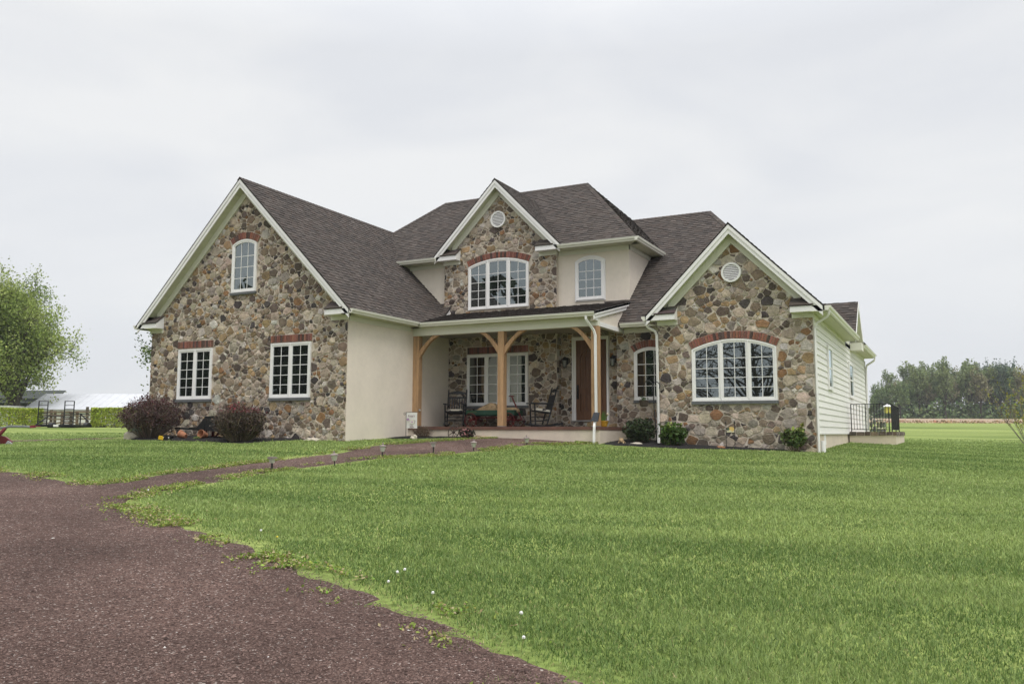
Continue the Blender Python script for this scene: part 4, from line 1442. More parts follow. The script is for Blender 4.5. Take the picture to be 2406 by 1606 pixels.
# downspouts
downspout([(-8.21, 20.06, 2.985), (-8.2, 20.06, 2.9), (-8.17, 20.09, 2.84), (-8.06, 20.23, 2.62), (-8.03, 20.25, 2.5), (-8.02, 20.25, .36), (-8.0, 20.1, .24), (-7.99, 20.04, .14), (-7.985, 19.99, -.34)])
downspout([(-6.90, 20.98, 2.88), (-6.90, 20.99, 2.78), (-6.86, 21.03, 2.72), (-6.70, 21.12, 2.62), (-6.665, 21.135, 2.52), (-6.655, 21.135, -.02), (-6.64, 21.1, -.1), (-6.60, 20.93, -.36)], .055)
downspout([(-2.40, 21.02, 2.885), (-2.41, 21.03, 2.80), (-2.46, 21.06, 2.74), (-2.70, 21.15, 2.62), (-2.755, 21.17, 2.5), (-2.755, 21.17, -.46)], .05)
downspout([(-2.40, 34.7, 2.86), (-2.42, 34.72, 2.75), (-2.72, 35.1, 2.6), (-2.76, 35.15, 2.45), (-2.76, 35.17, -.3)], .062)

# patio at the right side: stucco base with a cap of stones
pat = MB().bx(XS + .03, -1.46, 28.37, 33.7, -.8, -.05).build("patio", M['plinth'], house)
MB().bx(XS + .03, -1.47, 28.38, 33.69, -.049, .03).build("patio_bed", M['mortar'], pat)
for side in (0, 1):
    p_ = XS + .03 if side == 0 else 28.45
    end = -1.43 if side == 0 else 33.7
    while p_ < end - .08:
        w__ = min(random.uniform(.15, .24), end - p_)
        z_t = .05 + random.uniform(-.006, .008)
        z_b = -.06 + random.uniform(-.012, .01)
        cc = jc(random.choice([(.10, .075, .06), (.2, .15, .11), (.09, .07, .06), (.26, .22, .18)]), .15)
        if side == 0:
            mb = MB().prism([(p_ + .012, 28.335 + random.uniform(-.01, .01), z_b), (p_ + w__ - .014, 28.335, z_b), (p_ + w__ - .01, 28.345, z_t), (p_ + .016, 28.345, z_t)], (0, .2, 0), cc)
        else:
            mb = MB().prism([(-1.425, p_ + .012, z_b), (-1.425, p_ + w__ - .014, z_b), (-1.435, p_ + w__ - .01, z_t), (-1.435, p_ + .016, z_t)], (-.2, 0, 0), cc)
        mb.build("cap_stone", M['stone'], pat)
        p_ += w__
flush_stones()
# ------------------------------------------------------------------ things on and round the porch
def P3(x, y, z=None):
    return Vector((x, y, gz(x, y) if z is None else z))

# wall lanterns beside the door
M['lamp_glass'] = mat("lantern_glass", (.32, .33, .31), rough=.25, spec=.5)
def lantern(x, y, z, label):
    t = thing("wall_lantern", label, "lantern", (x, y, z), "wall lanterns beside the front door")
    yw = y + .13
    MB().bx(x - .05, x + .05, yw - .02, yw, z - .02, z + .18).build("back_plate", M['iron'], t)
    MB().tube([(x, yw - .01, z + .08), (x, yw - .07, z + .2), (x, y, z + .2), (x, y, z + .13)], .012, 6).build("bracket", M['iron'], t)
    MB().lathe([(.008, .2), (.03, .16), (.085, .1), (.09, .09)], (x, y, z), 8).build("lamp_cap", M['iron'], t)
    g_ = MB().lathe([(.065, .09), (.045, -.1)], (x, y, z), 6)
    g_.build("lamp_glass", M['lamp_glass'], t)
    c = MB()
    for k in range(6):
        a = 2 * PI * (k + .5) / 6
        c.tube([(x + .07 * math.cos(a), y + .07 * math.sin(a), z + .09), (x + .05 * math.cos(a), y + .05 * math.sin(a), z - .105)], .006, 4)
    c.lathe([(.052, -.1), (.05, -.115), (.012, -.13)], (x, y, z), 6)
    c.build("cage", M['iron'], t)
lantern(-9.83, 22.38, 1.98, "black wall lantern on the stone left of the wooden front door")
lantern(-8.36, 22.38, 1.98, "black wall lantern on the stone right of the wooden front door")

# rocking chairs
M['cushion'] = bpy.data.materials.new("spotted_cushion")
M['cushion'].use_nodes = True
_n, _l = M['cushion'].node_tree.nodes, M['cushion'].node_tree.links
_t = _n.new("ShaderNodeTexCoord"); _v = _n.new("ShaderNodeTexNoise"); _v.inputs['Scale'].default_value = 11; _v.inputs['Detail'].default_value = 1.5
_r = _n.new("ShaderNodeValToRGB"); _r.color_ramp.elements[0].position = .52; _r.color_ramp.elements[0].color = (.62, .58, .48, 1)
_r.color_ramp.elements[1].position = .56; _r.color_ramp.elements[1].color = (.035, .03, .03, 1)
_l.new(_t.outputs['Object'], _v.inputs['Vector']); _l.new(_v.outputs['Fac'], _r.inputs[0]); _l.new(_r.outputs[0], _n['Principled BSDF'].inputs['Base Color'])
_n['Principled BSDF'].inputs['Roughness'].default_value = .9

def rocking_chair(label):
    t = thing("rocking_chair", label, "rocking chair", (0, 0, 0), "black rocking chairs on the porch")
    W = .27
    B = M['black']
    tilt = lambda z: .20 + (z - .42) * .28           # back leans away (+y)
    seat = MB().prism([(-W, -.24, .43), (W, -.24, .43), (W, .22, .37), (-W, .22, .37)], (0, 0, .035)).build("seat", B, t)
    c = MB()
    n = 6
    for i in range(n):
        a, b = -.225 + .43 * i / n, -.225 + .43 * (i + 1) / n
        za = lambda y_: .46 - (y_ + .24) * .13
        h = lambda y_: .05 + .03 * math.sin(PI * (y_ + .23) / .45)
        c.add([(-W + .03, a, za(a)), (W - .03, a, za(a)), (W - .03, b, za(b)), (-W + .03, b, za(b)), (-W + .05, a, za(a) + h(a)), (W - .05, a, za(a) + h(a)), (W - .05, b, za(b) + h(b)), (-W + .05, b, za(b) + h(b))],
              [(4, 5, 6, 7), (0, 4, 7, 3), (1, 2, 6, 5), (0, 1, 5, 4), (3, 7, 6, 2)])
    c.build("cushion", M['cushion'], t)
    for sx in (-1, 1):
        x = sx * W
        MB().tube([(x, tilt(.06), .07), (x, tilt(.42), .42), (x, tilt(1.08), 1.08), (x, tilt(1.12), 1.12)], [.021, .023, .021, .012], 8).build("back_post", B, t)
        MB().tube([(x, -.24, .06), (x, -.25, .42), (x, -.26, .64)], .022, 8).build("front_leg", B, t)
        arm = MB().prism([(x - .045, -.34, .645), (x + .045, -.34, .645), (x + .03, tilt(.67), .635), (x - .03, tilt(.67), .635)], (0, 0, .028))
        arm.lathe([(.045, .645), (.05, .66), (.045, .675)], (x, -.33, 0), 8)
        arm.build("arm", B, t)
        pts = [(x, -.42 + .98 * k / 12, .028 + .26 * ((k / 12 - .46) ** 2)) for k in range(13)]
        rk = MB()
        for k in range(12): rk.bar(pts[k], pts[k + 1], .03, .045)
        rk.build("rocker", B, t)
        for z in (.17, .28): MB().tube([(x, -.24, z), (x, tilt(z), z)], .011, 6).build("stretcher", B, t)
    for y0, z in ((-.245, .16), (-.245, .28), (.12, .2)):
        MB().tube([(-W, y0, z), (W, y0, z)], .011, 6).build("stretcher", B, t)
    cr = MB()
    for k in range(10):
        u0, u1 = -W + 2 * W * k / 10, -W + 2 * W * (k + 1) / 10
        z1 = lambda u: 1.04 + .03 * math.cos(u / W * PI / 1.2)
        cr.prism([(u0, tilt(1.0), .975), (u1, tilt(1.0), .975), (u1, tilt(1.03), z1(u1)), (u0, tilt(1.03), z1(u0))], (0, .02, 0))
    cr.build("crest_rail", B, t)
    MB().bar((-W, tilt(.87), .87), (W, tilt(.87), .87), .02, .05).build("back_rail", B, t)
    MB().bar((-W, tilt(.5), .5), (W, tilt(.5), .5), .02, .045).build("back_rail", B, t)
    for k in range(7):
        u = -W + .05 + (2 * W - .1) * k / 6
        MB().bar((u, tilt(.49) - .005, .5), (u, tilt(.86) - .005, .87), .034, .012, up=(0, 1, 0)).build("slat", B, t)
    return t
ch = rocking_chair("black rocking chair facing the lawn beside the left timber post")
ch.location = (-12.88, 21.35, FZ); ch.rotation_euler = (0, 0, math.radians(22))
dup(ch, (-10.14, 21.45, FZ), math.radians(-50), 1, "black rocking chair turned sideways between the green wagon and the door")

# green wagon with red wheels and the stones it carries
M['green'] = mat("green_paint", (.026, .085, .052), rough=.55, noise=(6, .2))
M['red'] = mat("red_paint", (.15, .018, .016), rough=.5, noise=(8, .25))
wg = thing("wagon", "green wooden pull wagon with red spoked wheels standing on the porch", "wagon", (-11.75, 21.7, FZ))
bed = MB()
X0, X1, Y0, Y1 = -12.56, -10.98, 21.42, 21.98
bed.bx(X0, X1, Y0, Y1, .475, .50).bx(X0, X1, Y0, Y0 + .02, .48, .632).bx(X0, X1, Y1 - .02, Y1, .48, .632).bx(X0, X0 + .02, Y0 + .02, Y1 - .02, .48, .632).bx(X1 - .02, X1, Y0 + .02, Y1 - .02, .48, .632)
bed.build("wagon_bed", M['green'], wg)
un = MB().bx(X0 + .1, X1 - .1, 21.62, 21.68, .40, .44).bx(X0 + .14, X0 + .2, 21.4, 22.0, .33, .37).bx(X1 - .2, X1 - .14, 21.4, 22.0, .33, .37)
un.bx(X0 + .15, X0 + .19, 21.5, 21.9, .36, .475).bx(X1 - .19, X1 - .15, 21.5, 21.9, .36, .475)
un.bar((-11.1, 21.7, .35), (-10.86, 21.7, .36), .03)
un.build("undercarriage", M['red'], wg)
MB().bx(X0 + .05, X0 + .35, Y0 - .002, Y0, .572, .576, None).build("painted_line", mat("yellow_line", (.5, .42, .08)), wg)
for wx in (X0 + .17, X1 - .17):
    for wy in (21.385, 22.015):
        w = MB()
        R_ = .195
        cz = FZ + R_
        rim = [(wx + R_ * math.cos(2 * PI * k / 24), wy, cz + R_ * math.sin(2 * PI * k / 24)) for k in range(25)]
        w.tube(rim, .012, 6, cap=False)
        for k in range(10):
            a = 2 * PI * k / 10
            w.tube([(wx, wy, cz), (wx + R_ * math.cos(a), wy, cz + R_ * math.sin(a))], .006, 4)
        w.tube([(wx, wy - .03, cz), (wx, wy + .03, cz)], .03, 8)
        w.build("wheel", M['red'], wg)
hd = MB().tube([(-10.88, 21.7, .37), (-11.2, 21.68, 1.04)], .022, 6).tube([(-11.28, 21.66, 1.035), (-11.12, 21.7, 1.035)], .014, 6)
hd.build("pull_handle", M['red'], wg)
M['tan_rock'] = mat("tan_rock", (.44, .31, .18), rough=.9, noise=(7, .4), noise2=(22, .25), bump=(14, .8, .03))
rk = MB()
prof = [(-12.32, .5), (-12.3, .62), (-12.2, .69), (-12.02, .78), (-11.86, .842), (-11.72, .825), (-11.64, .75), (-11.6, .62), (-11.6, .5)]
n_ = len(prof)
vs = []
for yy, s, dz in ((21.47, .9, -.05), (21.54, 1, 0), (21.72, .97, .02), (21.88, .82, -.06)):
    for px_, pz_ in prof:
        vs.append((-11.95 + (px_ + 11.95) * s + random.uniform(-.012, .012), yy, .5 + (pz_ - .5) * s + (dz if pz_ > .55 else 0)))
fs = [(r * n_ + i, r * n_ + i + 1, (r + 1) * n_ + i + 1, (r + 1) * n_ + i) for r in range(3) for i in range(n_ - 1)]
fs += [tuple(range(n_)), tuple(range(3 * n_, 4 * n_))]
tag(rk.add(vs, fs).build("rock", M['tan_rock']), "large peaked tan rock lying in the green wagon", "rock", "rocks carried in the green wagon")
tag(MB().blob((-11.2, 21.62, .6), (.27, .14, .115), 5, 2, None, .12).build("rock", M['tan_rock']), "low flat pale rock in the wagon by its pull handle", "rock", "rocks carried in the green wagon")

# small dial on the left timber post
dl = thing("thermometer", "small round dial on the side of the left timber porch post", "thermometer", (-13.49, 20.4, .62))
MB().tube([(-13.504, 20.36, .62), (-13.475, 20.36, .62)], .032, 14).build("case", M['metal'], dl)
MB().tube([(-13.475, 20.36, .62), (-13.471, 20.36, .62)], .024, 14).build("dial", M['white'], dl)

# yellow flowerpot with a tulip on the porch floor
M['pot_yellow'] = mat("yellow_glaze", (.48, .26, .025), rough=.35, noise=(9, .15))
M['soil'] = mat("soil", (.03, .022, .016), rough=1)
M['leaf_a'] = mat("leaf", attr=True, rough=.5, transl=.25)
yp = thing("flowerpot", "yellow flowerpot with a pale tulip at the right edge of the porch", "flowerpot", (-7.98, 20.5, FZ))
c_ = (-7.97, 20.62, 0)
MB().lathe([(.085, FZ), (.095, FZ + .01), (.128, FZ + .125), (.138, FZ + .14), (.138, FZ + .15), (.122, FZ + .15)], c_, 20).build("pot", M['pot_yellow'], yp)
MB().lathe([(.12, FZ + .13), (.02, FZ + .145)], c_, 12).build("soil", M['soil'], yp)
for k in range(9):
    a = random.uniform(-.6, 1.0); L = random.uniform(.12, .3)
    b = Vector((c_[0] + random.uniform(-.06, .05), c_[1] + random.uniform(-.05, .05), FZ + .14))
    d = Vector((math.sin(a) * .8, random.uniform(-.3, .3), 1)).normalized()
    s = Vector((d.z, 0, -d.x)) * .014
    q = [b - s, b + s, b + d * L * .6 + s * 1.2, b + d * L, b + d * L * .6 - s * 1.2]
    MB().prism(q, (0, .003, 0), jc((.10, .19, .04))).build("leaf", M['leaf_a'], yp)
MB().tube([(-7.93, 20.62, FZ + .14), (-7.86, 20.62, FZ + .30)], .004, 5).build("stem", M['stem'], yp)
MB().blob((-7.85, 20.62, FZ + .32), (.03, .03, .035), 3, 1).build("flower", mat("pale_petal", (.52, .46, .36)), yp)

# solar panel fixed to the porch downspout
sp = thing("solar_panel", "small black solar panel strapped to the white porch downspout", "solar panel", (-7.99, 20.15, .3))
q = [Vector((-8.10, 20.06, .285)), Vector((-7.90, 20.06, .275)), Vector((-7.90, 20.17, .495)), Vector((-8.06, 20.17, .50))]
M['solar'] = mat("solar_cells", (.012, .015, .022), rough=.15, spec=.5)
MB().prism(q, (.004, .02, .01)).build("panel_frame", M['iron'], sp)
for k in range(4):
    a, b = (k + .06) / 4, (k + .94) / 4
    MB().prism([q[0].lerp(q[3], a).lerp(q[1].lerp(q[2], a), .06), q[0].lerp(q[3], a).lerp(q[1].lerp(q[2], a), .94), q[0].lerp(q[3], b).lerp(q[1].lerp(q[2], b), .94), q[0].lerp(q[3], b).lerp(q[1].lerp(q[2], b), .06)], (0, -.004, .001)).build("solar_cell", M['solar'], sp)
MB().bx(-8.03, -7.97, 20.16, 20.26, .36, .40).build("bracket", M['iron'], sp)

# garden flag on its stand
fx, fy = -13.22, 19.3
fz0 = gz(fx, fy)
fl = thing("garden_flag", "white garden flag printed with a watering can in front of the left post", "flag", (fx, fy, fz0))
pole = MB().tube([(fx, fy, fz0 - .05), (fx, fy, .535)], .007, 6)
sp_ = [(fx + .02 - .02 * k, fy, .53) for k in range(2)]
pole.tube([(fx, fy, .53), (fx + .385, fy, .545)], .006, 6)
pole.tube([(fx - .045 + .045 * (1 - k / 30) * math.cos(.6 + k / 30 * 9.5) , fy, .49 + .045 * (1 - k / 30) * math.sin(.6 + k / 30 * 9.5)) for k in range(28)], .005, 5)
pole.build("flag_stand", M['iron'], fl)
cl = MB()
for i in range(6):
    for j in range(6):
        def pt(a, b):
            return (fx + .015 + .35 * a, fy - .006 + .012 * math.sin(a * 5 + b * 2) * (b), .525 - .43 * b)
        cl.add([pt(i / 6, j / 6), pt((i + 1) / 6, j / 6), pt((i + 1) / 6, (j + 1) / 6), pt(i / 6, (j + 1) / 6)], [(0, 1, 2, 3)])
cloth = cl.build("flag_cloth", mat("flag_cloth", (.74, .73, .72), rough=.9, noise=(20, .04)), fl)
M['ink'] = mat("dark_ink", (.16, .07, .10)); M['pink'] = mat("pink_ink", (.50, .22, .38)); M['ochre'] = mat("ochre_ink", (.55, .47, .25)); M['purple'] = mat('purple_ink', (.36, .16, .40))
def text(s, x, z, size, m):
    cu = bpy.data.curves.new("lettering", 'FONT')
    cu.body = s; cu.size = size; cu.align_x = 'CENTER'; cu.extrude = .0008
    o = bpy.data.objects.new("lettering", cu)
    COL.objects.link(o)
    cu.resolution_u = 3
    bpy.context.view_layer.update()
    me = bpy.data.meshes.new_from_object(o.evaluated_get(bpy.context.evaluated_depsgraph_get()))
    bpy.data.objects.remove(o)
    me.transform(Matrix.Translation((x - fx, -.024, z - fz0)) @ Matrix.Rotation(PI / 2, 4, 'X'))
    finish("lettering", me, m, fl)
text("Kopp's", fx + .19, .41, .08, M['ink'])
text("Little", fx + .19, .155, .05, M['ink'])
text("FARM", fx + .21, .105, .055, M['ink'])
def flat(pts, m, nm, y=fy - .024):
    MB().prism([(fx + p[0], y, p[1]) for p in pts], (0, -.001, 0)).build(nm, m, fl)
flat([(.15, .32), (.27, .325), (.285, .22), (.14, .22)], M['ochre'], "printed_can")
flat([(.155, .313), (.265, .317), (.277, .227), (.148, .227)], mat("cloth_white", (.74, .73, .72)), "printed_can_inside", fy - .026)
flat([(.15, .25), (.115, .33), (.122, .333), (.155, .265)], M['pink'], "printed_spout")
flat([(.275, .315), (.32, .31), (.3, .23), (.292, .23), (.308, .302), (.276, .305)], M['ink'], "printed_handle")
def heart(hx, hz, r_):
    return [(hx + r_ * .9 * math.sin(t) ** 3, hz + r_ / 16 * (13 * math.cos(t) - 5 * math.cos(2 * t) - 2 * math.cos(3 * t) - math.cos(4 * t))) for t in [2 * PI * k / 20 for k in range(20)]]
flat(heart(.215, .27, .028), M['pink'], "printed_heart", fy - .028)
for k in range(6):
    a = 2 * PI * k / 6
    flat([(.075 + .028 * math.cos(a) + .014 * math.cos(t), .34 + .02 * math.sin(a) + .014 * math.sin(t)) for t in [2 * PI * q / 8 for q in range(8)]], M['purple'], "printed_petal", fy - .024 - .0012 * k)
flat([(.07, .32), (.08, .32), (.09, .25), (.083, .25)], M['ochre'], "printed_stem")
# ------------------------------------------------------------------ plants
M['twig'] = mat("twig_bark", attr=True, rough=.9)
M['petal'] = mat("petal", attr=True, rough=.7)

def ribbons(paths, widths, cols):
    """thin twigs as crossed strips: paths is a list of point lists"""
    V, F, C, k = [], [], [], 0
    for p, w, c in zip(paths, widths, cols):
        p = [Vector(q) for q in p]
        n = len(p)
        d = (p[-1] - p[0]).normalized()
        s1 = d.cross(Vector((.3, .5, .81))).normalized()
        s2 = d.cross(s1)
        for s in (s1, s2):
            for i, q in enumerate(p):
                ww = w * (1 - .7 * i / (n - 1))
                V.append(q - s * ww); V.append(q + s * ww)
            for i in range(n - 1):
                F.append((k + 2 * i, k + 2 * i + 1, k + 2 * i + 3, k + 2 * i + 2)); C.append(c)
            k += 2 * n
    return np.array([tuple(v) for v in V]), np.array(F), np.array(C)

def vase_shrub(name, label, cat, cx, cy, R, H, nst, leafn, leafsize, leafcol, stemcol, group=None, flat=.6, lower=.35, base_r=.12, ry=None, stem_w=.006, split=2, topcol=None, zoff=0.):
    """a many-stemmed shrub: stems spread from the base, leaves crowd the outer shell"""
    z0 = gz(cx, cy) + zoff
    t = thing(name, label, cat, (cx, cy, z0), group)
    ry = ry or R
    paths, tips = [], []
    for k in range(nst):
        a = random.uniform(0, 2 * PI)
        rr = math.sqrt(random.random())
        top = Vector((cx + R * rr * math.cos(a), cy + ry * rr * math.sin(a), z0 + H * (1 - .42 * rr ** 2.4) * random.uniform(.82, 1.0)))
        b = Vector((cx + base_r * rr * math.cos(a), cy + base_r * rr * math.sin(a), z0 - .02))
        mid = b.lerp(top, .5) + Vector((R * .10 * math.cos(a) * rr + random.gauss(0, .03) * R, ry * .10 * math.sin(a) * rr, -H * .03 * rr))
        pts = [b, b.lerp(mid, .55) + Vector((random.gauss(0, .01), 0, 0)), mid, mid.lerp(top, .5) + Vector((random.gauss(0, .02) * R, random.gauss(0, .02) * R, 0)), top]
        paths.append(pts)
        for j in range(split):
            f = random.uniform(.35, .9)
            i = int(f * 4)
            s = pts[i].lerp(pts[min(4, i + 1)], f * 4 - i)
            e = s + Vector((random.gauss(0, 1) * .16 * R, random.gauss(0, 1) * .16 * ry, abs(random.gauss(.16, .07)) * H))
            paths.append([s, s.lerp(e, .5), e])
            tips.append(e)
        tips.append(top)
    ws = [stem_w * random.uniform(.5, 1.2) for _ in paths]
    cs = [jc(stemcol, .3, .06) for _ in paths]
    np_mesh("stems", *ribbons(paths, ws, cs), M['twig'], t)
    if leafn:
        # leaves along the twigs, most of them near the tips
        pick = rng.integers(0, len(paths), leafn)
        P = np.empty((leafn, 3))
        for i, pk in enumerate(pick):
            p = paths[pk]
            f = (1 - (1 - lower) * random.random() ** 1.0 * .999) if len(p) == 5 else random.random()
            f = max(lower if len(p) == 5 else 0, f)
            q = f * (len(p) - 1)
            j = min(int(q), len(p) - 2)
            v = p[j].lerp(p[j + 1], q - j)
            P[i] = v
        P += rng.normal(0, .035 * R, P.shape)
        P = P[P[:, 2] < z0 + H * 1.04]
        n = len(P)
        C = jitcol(leafcol, n, .28, .1)
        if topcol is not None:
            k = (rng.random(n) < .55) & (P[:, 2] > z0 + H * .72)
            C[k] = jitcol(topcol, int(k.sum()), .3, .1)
        np_mesh("leaves", *leaf_arrays(P, leafsize, C, .3), M['leaf_a'], t)
    return t

SHG = "purple barberry shrubs against the stone gable"
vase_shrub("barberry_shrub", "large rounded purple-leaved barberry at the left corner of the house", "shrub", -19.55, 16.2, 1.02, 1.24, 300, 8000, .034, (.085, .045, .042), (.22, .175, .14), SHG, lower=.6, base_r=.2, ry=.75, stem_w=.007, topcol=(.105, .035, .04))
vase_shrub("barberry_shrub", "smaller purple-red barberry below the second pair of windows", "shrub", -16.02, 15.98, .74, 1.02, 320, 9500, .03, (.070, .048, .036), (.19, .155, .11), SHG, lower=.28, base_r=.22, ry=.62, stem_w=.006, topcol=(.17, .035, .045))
vase_shrub("sapling", "thin upright shrub with fresh yellow-green buds against the beige wall", "shrub", -13.95, 18.85, .26, .72, 16, 260, .03, (.22, .28, .055), (.16, .125, .09), None, lower=.5, base_r=.04, stem_w=.008)
vase_shrub("bare_shrub", "small leafless twiggy shrub below the garden flag", "shrub", -12.95, 19.72, .34, .36, 130, 0, .02, (.1, .1, .1), (.15, .105, .07), None, base_r=.06, stem_w=.0045, split=3)
vase_shrub("dry_stalks", "low clump of dry bare stalks at the foot of the beige wall", "shrub", -14.2, 18.6, .3, .2, 36, 0, .02, (.1, .1, .1), (.22, .18, .13), None, base_r=.14, stem_w=.003, split=1)
azalea = vase_shrub("flowering_shrub", "small dark shrub with pink blossoms at the foot of the porch", "shrub", -11.58, 19.76, .27, .30, 40, 420, .045, (.035, .032, .02), (.1, .07, .05), None, base_r=.06, lower=.3)
Pf = np.array([(-11.58 + random.gauss(0, .14), 19.62 + random.gauss(0, .06), gz(-11.58, 19.7) + random.uniform(.06, .28)) for _ in range(46)])
np_mesh("blossoms", *leaf_arrays(Pf, .034, jitcol((.42, .2, .19), len(Pf), .2), .2, 1.1), M['petal'], azalea)
vase_shrub("evergreen_shrub", "loose dark green shrub beside the porch end and the shepherd's crook", "shrub", -7.1, 20.95, .46, .68, 60, 3000, .042, (.05, .072, .03), (.09, .07, .05), None, lower=.2, base_r=.12)
RH = "rhododendrons in front of the right gable"
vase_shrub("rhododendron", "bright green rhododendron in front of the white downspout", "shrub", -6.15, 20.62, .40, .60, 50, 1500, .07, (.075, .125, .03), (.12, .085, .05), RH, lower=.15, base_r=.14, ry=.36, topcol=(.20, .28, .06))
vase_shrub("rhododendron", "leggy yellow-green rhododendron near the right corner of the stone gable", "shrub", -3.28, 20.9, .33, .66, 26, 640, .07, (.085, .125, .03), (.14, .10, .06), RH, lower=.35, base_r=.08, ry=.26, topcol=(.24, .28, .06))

# iron wheel, stones, pots and other small things in the beds
wl = thing("wheel_ornament", "small rusty iron spoked wheel leaning on the porch front", "wheel", (-12.02, 19.85, gz(-12.02, 19.85)))
w = MB()
cz = gz(-12.02, 19.8) + .165
rim = [(-12.04 + .165 * math.cos(2 * PI * k / 28), 19.86 + .05 * math.sin(2 * PI * k / 28), cz + .165 * math.sin(2 * PI * k / 28)) for k in range(29)]
w.tube(rim, .012, 6, cap=False)
w.build("rim", mat("rusty_iron", (.05, .035, .028), rough=.9, noise=(20, .4)), wl)
for k in range(6):
    a = 2 * PI * (k + .5) / 6
    MB().tube([(-12.04, 19.86, cz), (-12.04 + .16 * math.cos(a), 19.86 + .05 * math.sin(a), cz + .16 * math.sin(a))], .011, 5).build("spoke", bpy.data.materials["rusty_iron"], wl)
MB().tube([(-12.04, 19.83, cz), (-12.04, 19.89, cz)], .034, 10).build("hub", bpy.data.materials["rusty_iron"], wl)
M['pale_rock'] = mat("pale_rock", (.50, .45, .37), rough=.9, noise=(9, .2), bump=(16, .6, .02))
M['brown_rock'] = mat("brown_rock", (.32, .25, .16), rough=.9, noise=(8, .3), bump=(16, .6, .02))
def rock(x, y, r, seed, label, m, cat="rock", dz=.3):
    z = gz(x, y)
    tag(MB().blob((x, y, z + r[2] * dz), r, seed, 2).build("rock", m), label, cat)
rock(-12.85, 19.15, (.10, .08, .085), 1, "small pale grey rounded stone on the mulch edge below the garden flag", M['pale_rock'])
rock(-11.25, 20.02, (.30, .10, .06), 2, "flat brown stone slab lying at the foot of the porch", M['brown_rock'])
rock(-14.62, 17.1, (.26, .12, .06), 4, "flat cream stone lying in the grass at the right end of the gable wall", M['pale_rock'])
rock(-20.05, 15.95, (.26, .14, .16), 8, "cream boulder at the left corner of the house beside the hose reel", M['pale_rock'], dz=.4)
rock(-7.02, 20.4, (.17, .07, .05), 6, "narrow white stone on the dark mulch below the evergreen shrub", M['pale_rock'])
rock(-4.98, 20.75, (.12, .06, .05), 9, "small rust-brown stone on the mulch under the big arched window", mat("rust_rock", (.33, .16, .08), rough=.9, noise=(9, .3)))
# driftwood-like ornament
orn = thing("garden_ornament", "small tan skull-like ornament on the mulch beside the porch end", "ornament", P3(-7.38, 20.35))
oz = gz(-7.38, 20.35)
MB().blob((-7.38, 20.33, oz + .10), (.055, .05, .05), 12, 2, None, .2).build("skull", M['tan_rock'], orn)
for a in (-1, 1):
    MB().tube([(-7.38 + a * .03, 20.33, oz + .13), (-7.38 + a * .05, 20.33, oz + .185)], [.012, .004], 6).build("horn", M['tan_rock'], orn)
    MB().tube([(-7.38 + a * .045, 20.32, oz + .08), (-7.38 + a * .085, 20.29, oz + .0)], [.016, .01], 6).build("leg", M['tan_rock'], orn)
    MB().tube([(-7.38 + a * .05, 20.38, oz + .08), (-7.38 + a * .10, 20.42, oz + .0)], [.016, .01], 6).build("leg", M['tan_rock'], orn)

# shepherd's crook with a hanging pot
hx, hy = -6.56, 20.72
hz0 = gz(hx, hy)
hk = thing("shepherds_crook", "tall black double shepherd's crook in the bed by the arched window", "garden hook", (hx, hy, hz0))
MB().tube([(hx, hy, hz0 - .05), (hx - .07, hy, .6), (hx - .1, hy, 1.17)], .013, 6).build("pole", M['iron'], hk)
for sg, rr_ in ((-1, .12), (1, .09)):
    pts = [(hx - .1, hy, 1.12)] + [(hx - .1 + sg * rr_ * (1 - math.cos(t)), hy, 1.17 + rr_ * 1.25 * math.sin(t)) for t in [PI * k / 12 for k in range(15)]]
    MB().tube(pts, .011, 6).build("crook_arm", M['iron'], hk)
hpx, hpz = hx - .1 - .24, .70
hpt = thing("hanging_pot", "brown hanging flowerpot on the crook below the arched window", "flowerpot", (hpx, hy, hpz))
MB().lathe([(.085, hpz - .035), (.095, hpz - .02), (.122, hpz + .10), (.128, hpz + .11), (.115, hpz + .115)], (hpx, hy, 0), 18).build("pot", mat("brown_plastic", (.06, .045, .035), rough=.6), hpt)
for k in range(3):
    a = 2 * PI * k / 3 + .3
    MB().tube([(hpx + .12 * math.cos(a), hy + .12 * math.sin(a), hpz + .11), (hpx, hy, 1.15)], .003, 4).build("hanger_wire", M['iron'], hpt)
Pl = np.array([(hpx + random.gauss(0, .05), hy + random.gauss(0, .04), hpz + .12 + abs(random.gauss(0, .04))) for _ in range(60)])
np_mesh("leaves", *leaf_arrays(Pl, .03, jitcol((.07, .11, .04), len(Pl), .3), .2), M['leaf_a'], hpt)

# plaque on two iron stakes
pq = thing("garden_stake", "yellow flower plaque held between two black iron stakes under the big window", "garden sign", P3(-4.72, 20.78))
for x in (-4.845, -4.635):
    z = gz(x, 20.78)
    MB().tube([(x, 20.78, z - .05), (x, 20.78, .235)], .0075, 6).lathe([(.008, .22), (.018, .24), (.004, .285)], (x, 20.78, 0), 6).build("stake", M['iron'], pq)
MB().tube([(-4.845, 20.78, .0), (-4.635, 20.78, .0)], .006, 6).build("cross_bar", M['iron'], pq)
MB().bx(-4.83, -4.65, 20.775, 20.785, .01, .045).build("plaque_base", mat("cream_petal", (.62, .58, .38)), pq)
h = [(-4.72 + .07 * math.cos(t) * (1.1 if math.cos(t) > 0 else .8), 20.773, .09 + .06 * math.sin(t)) for t in [2 * PI * k / 16 for k in range(16)]]
MB().prism(h, (0, .01, 0)).build("painted_flower", mat("yellow_plaque", (.66, .46, .16)), pq)
h = [(-4.79 + .035 * math.cos(t), 20.772, .095 + .03 * math.sin(t)) for t in [2 * PI * k / 10 for k in range(10)]]
MB().prism(h, (0, .01, 0)).build("painted_leaf", mat("green_plaque", (.05, .09, .05)), pq)
h = [(-4.75 + .05 * math.cos(t), 20.770, .04 + .025 * math.sin(t)) for t in [2 * PI * k / 10 for k in range(10)]]
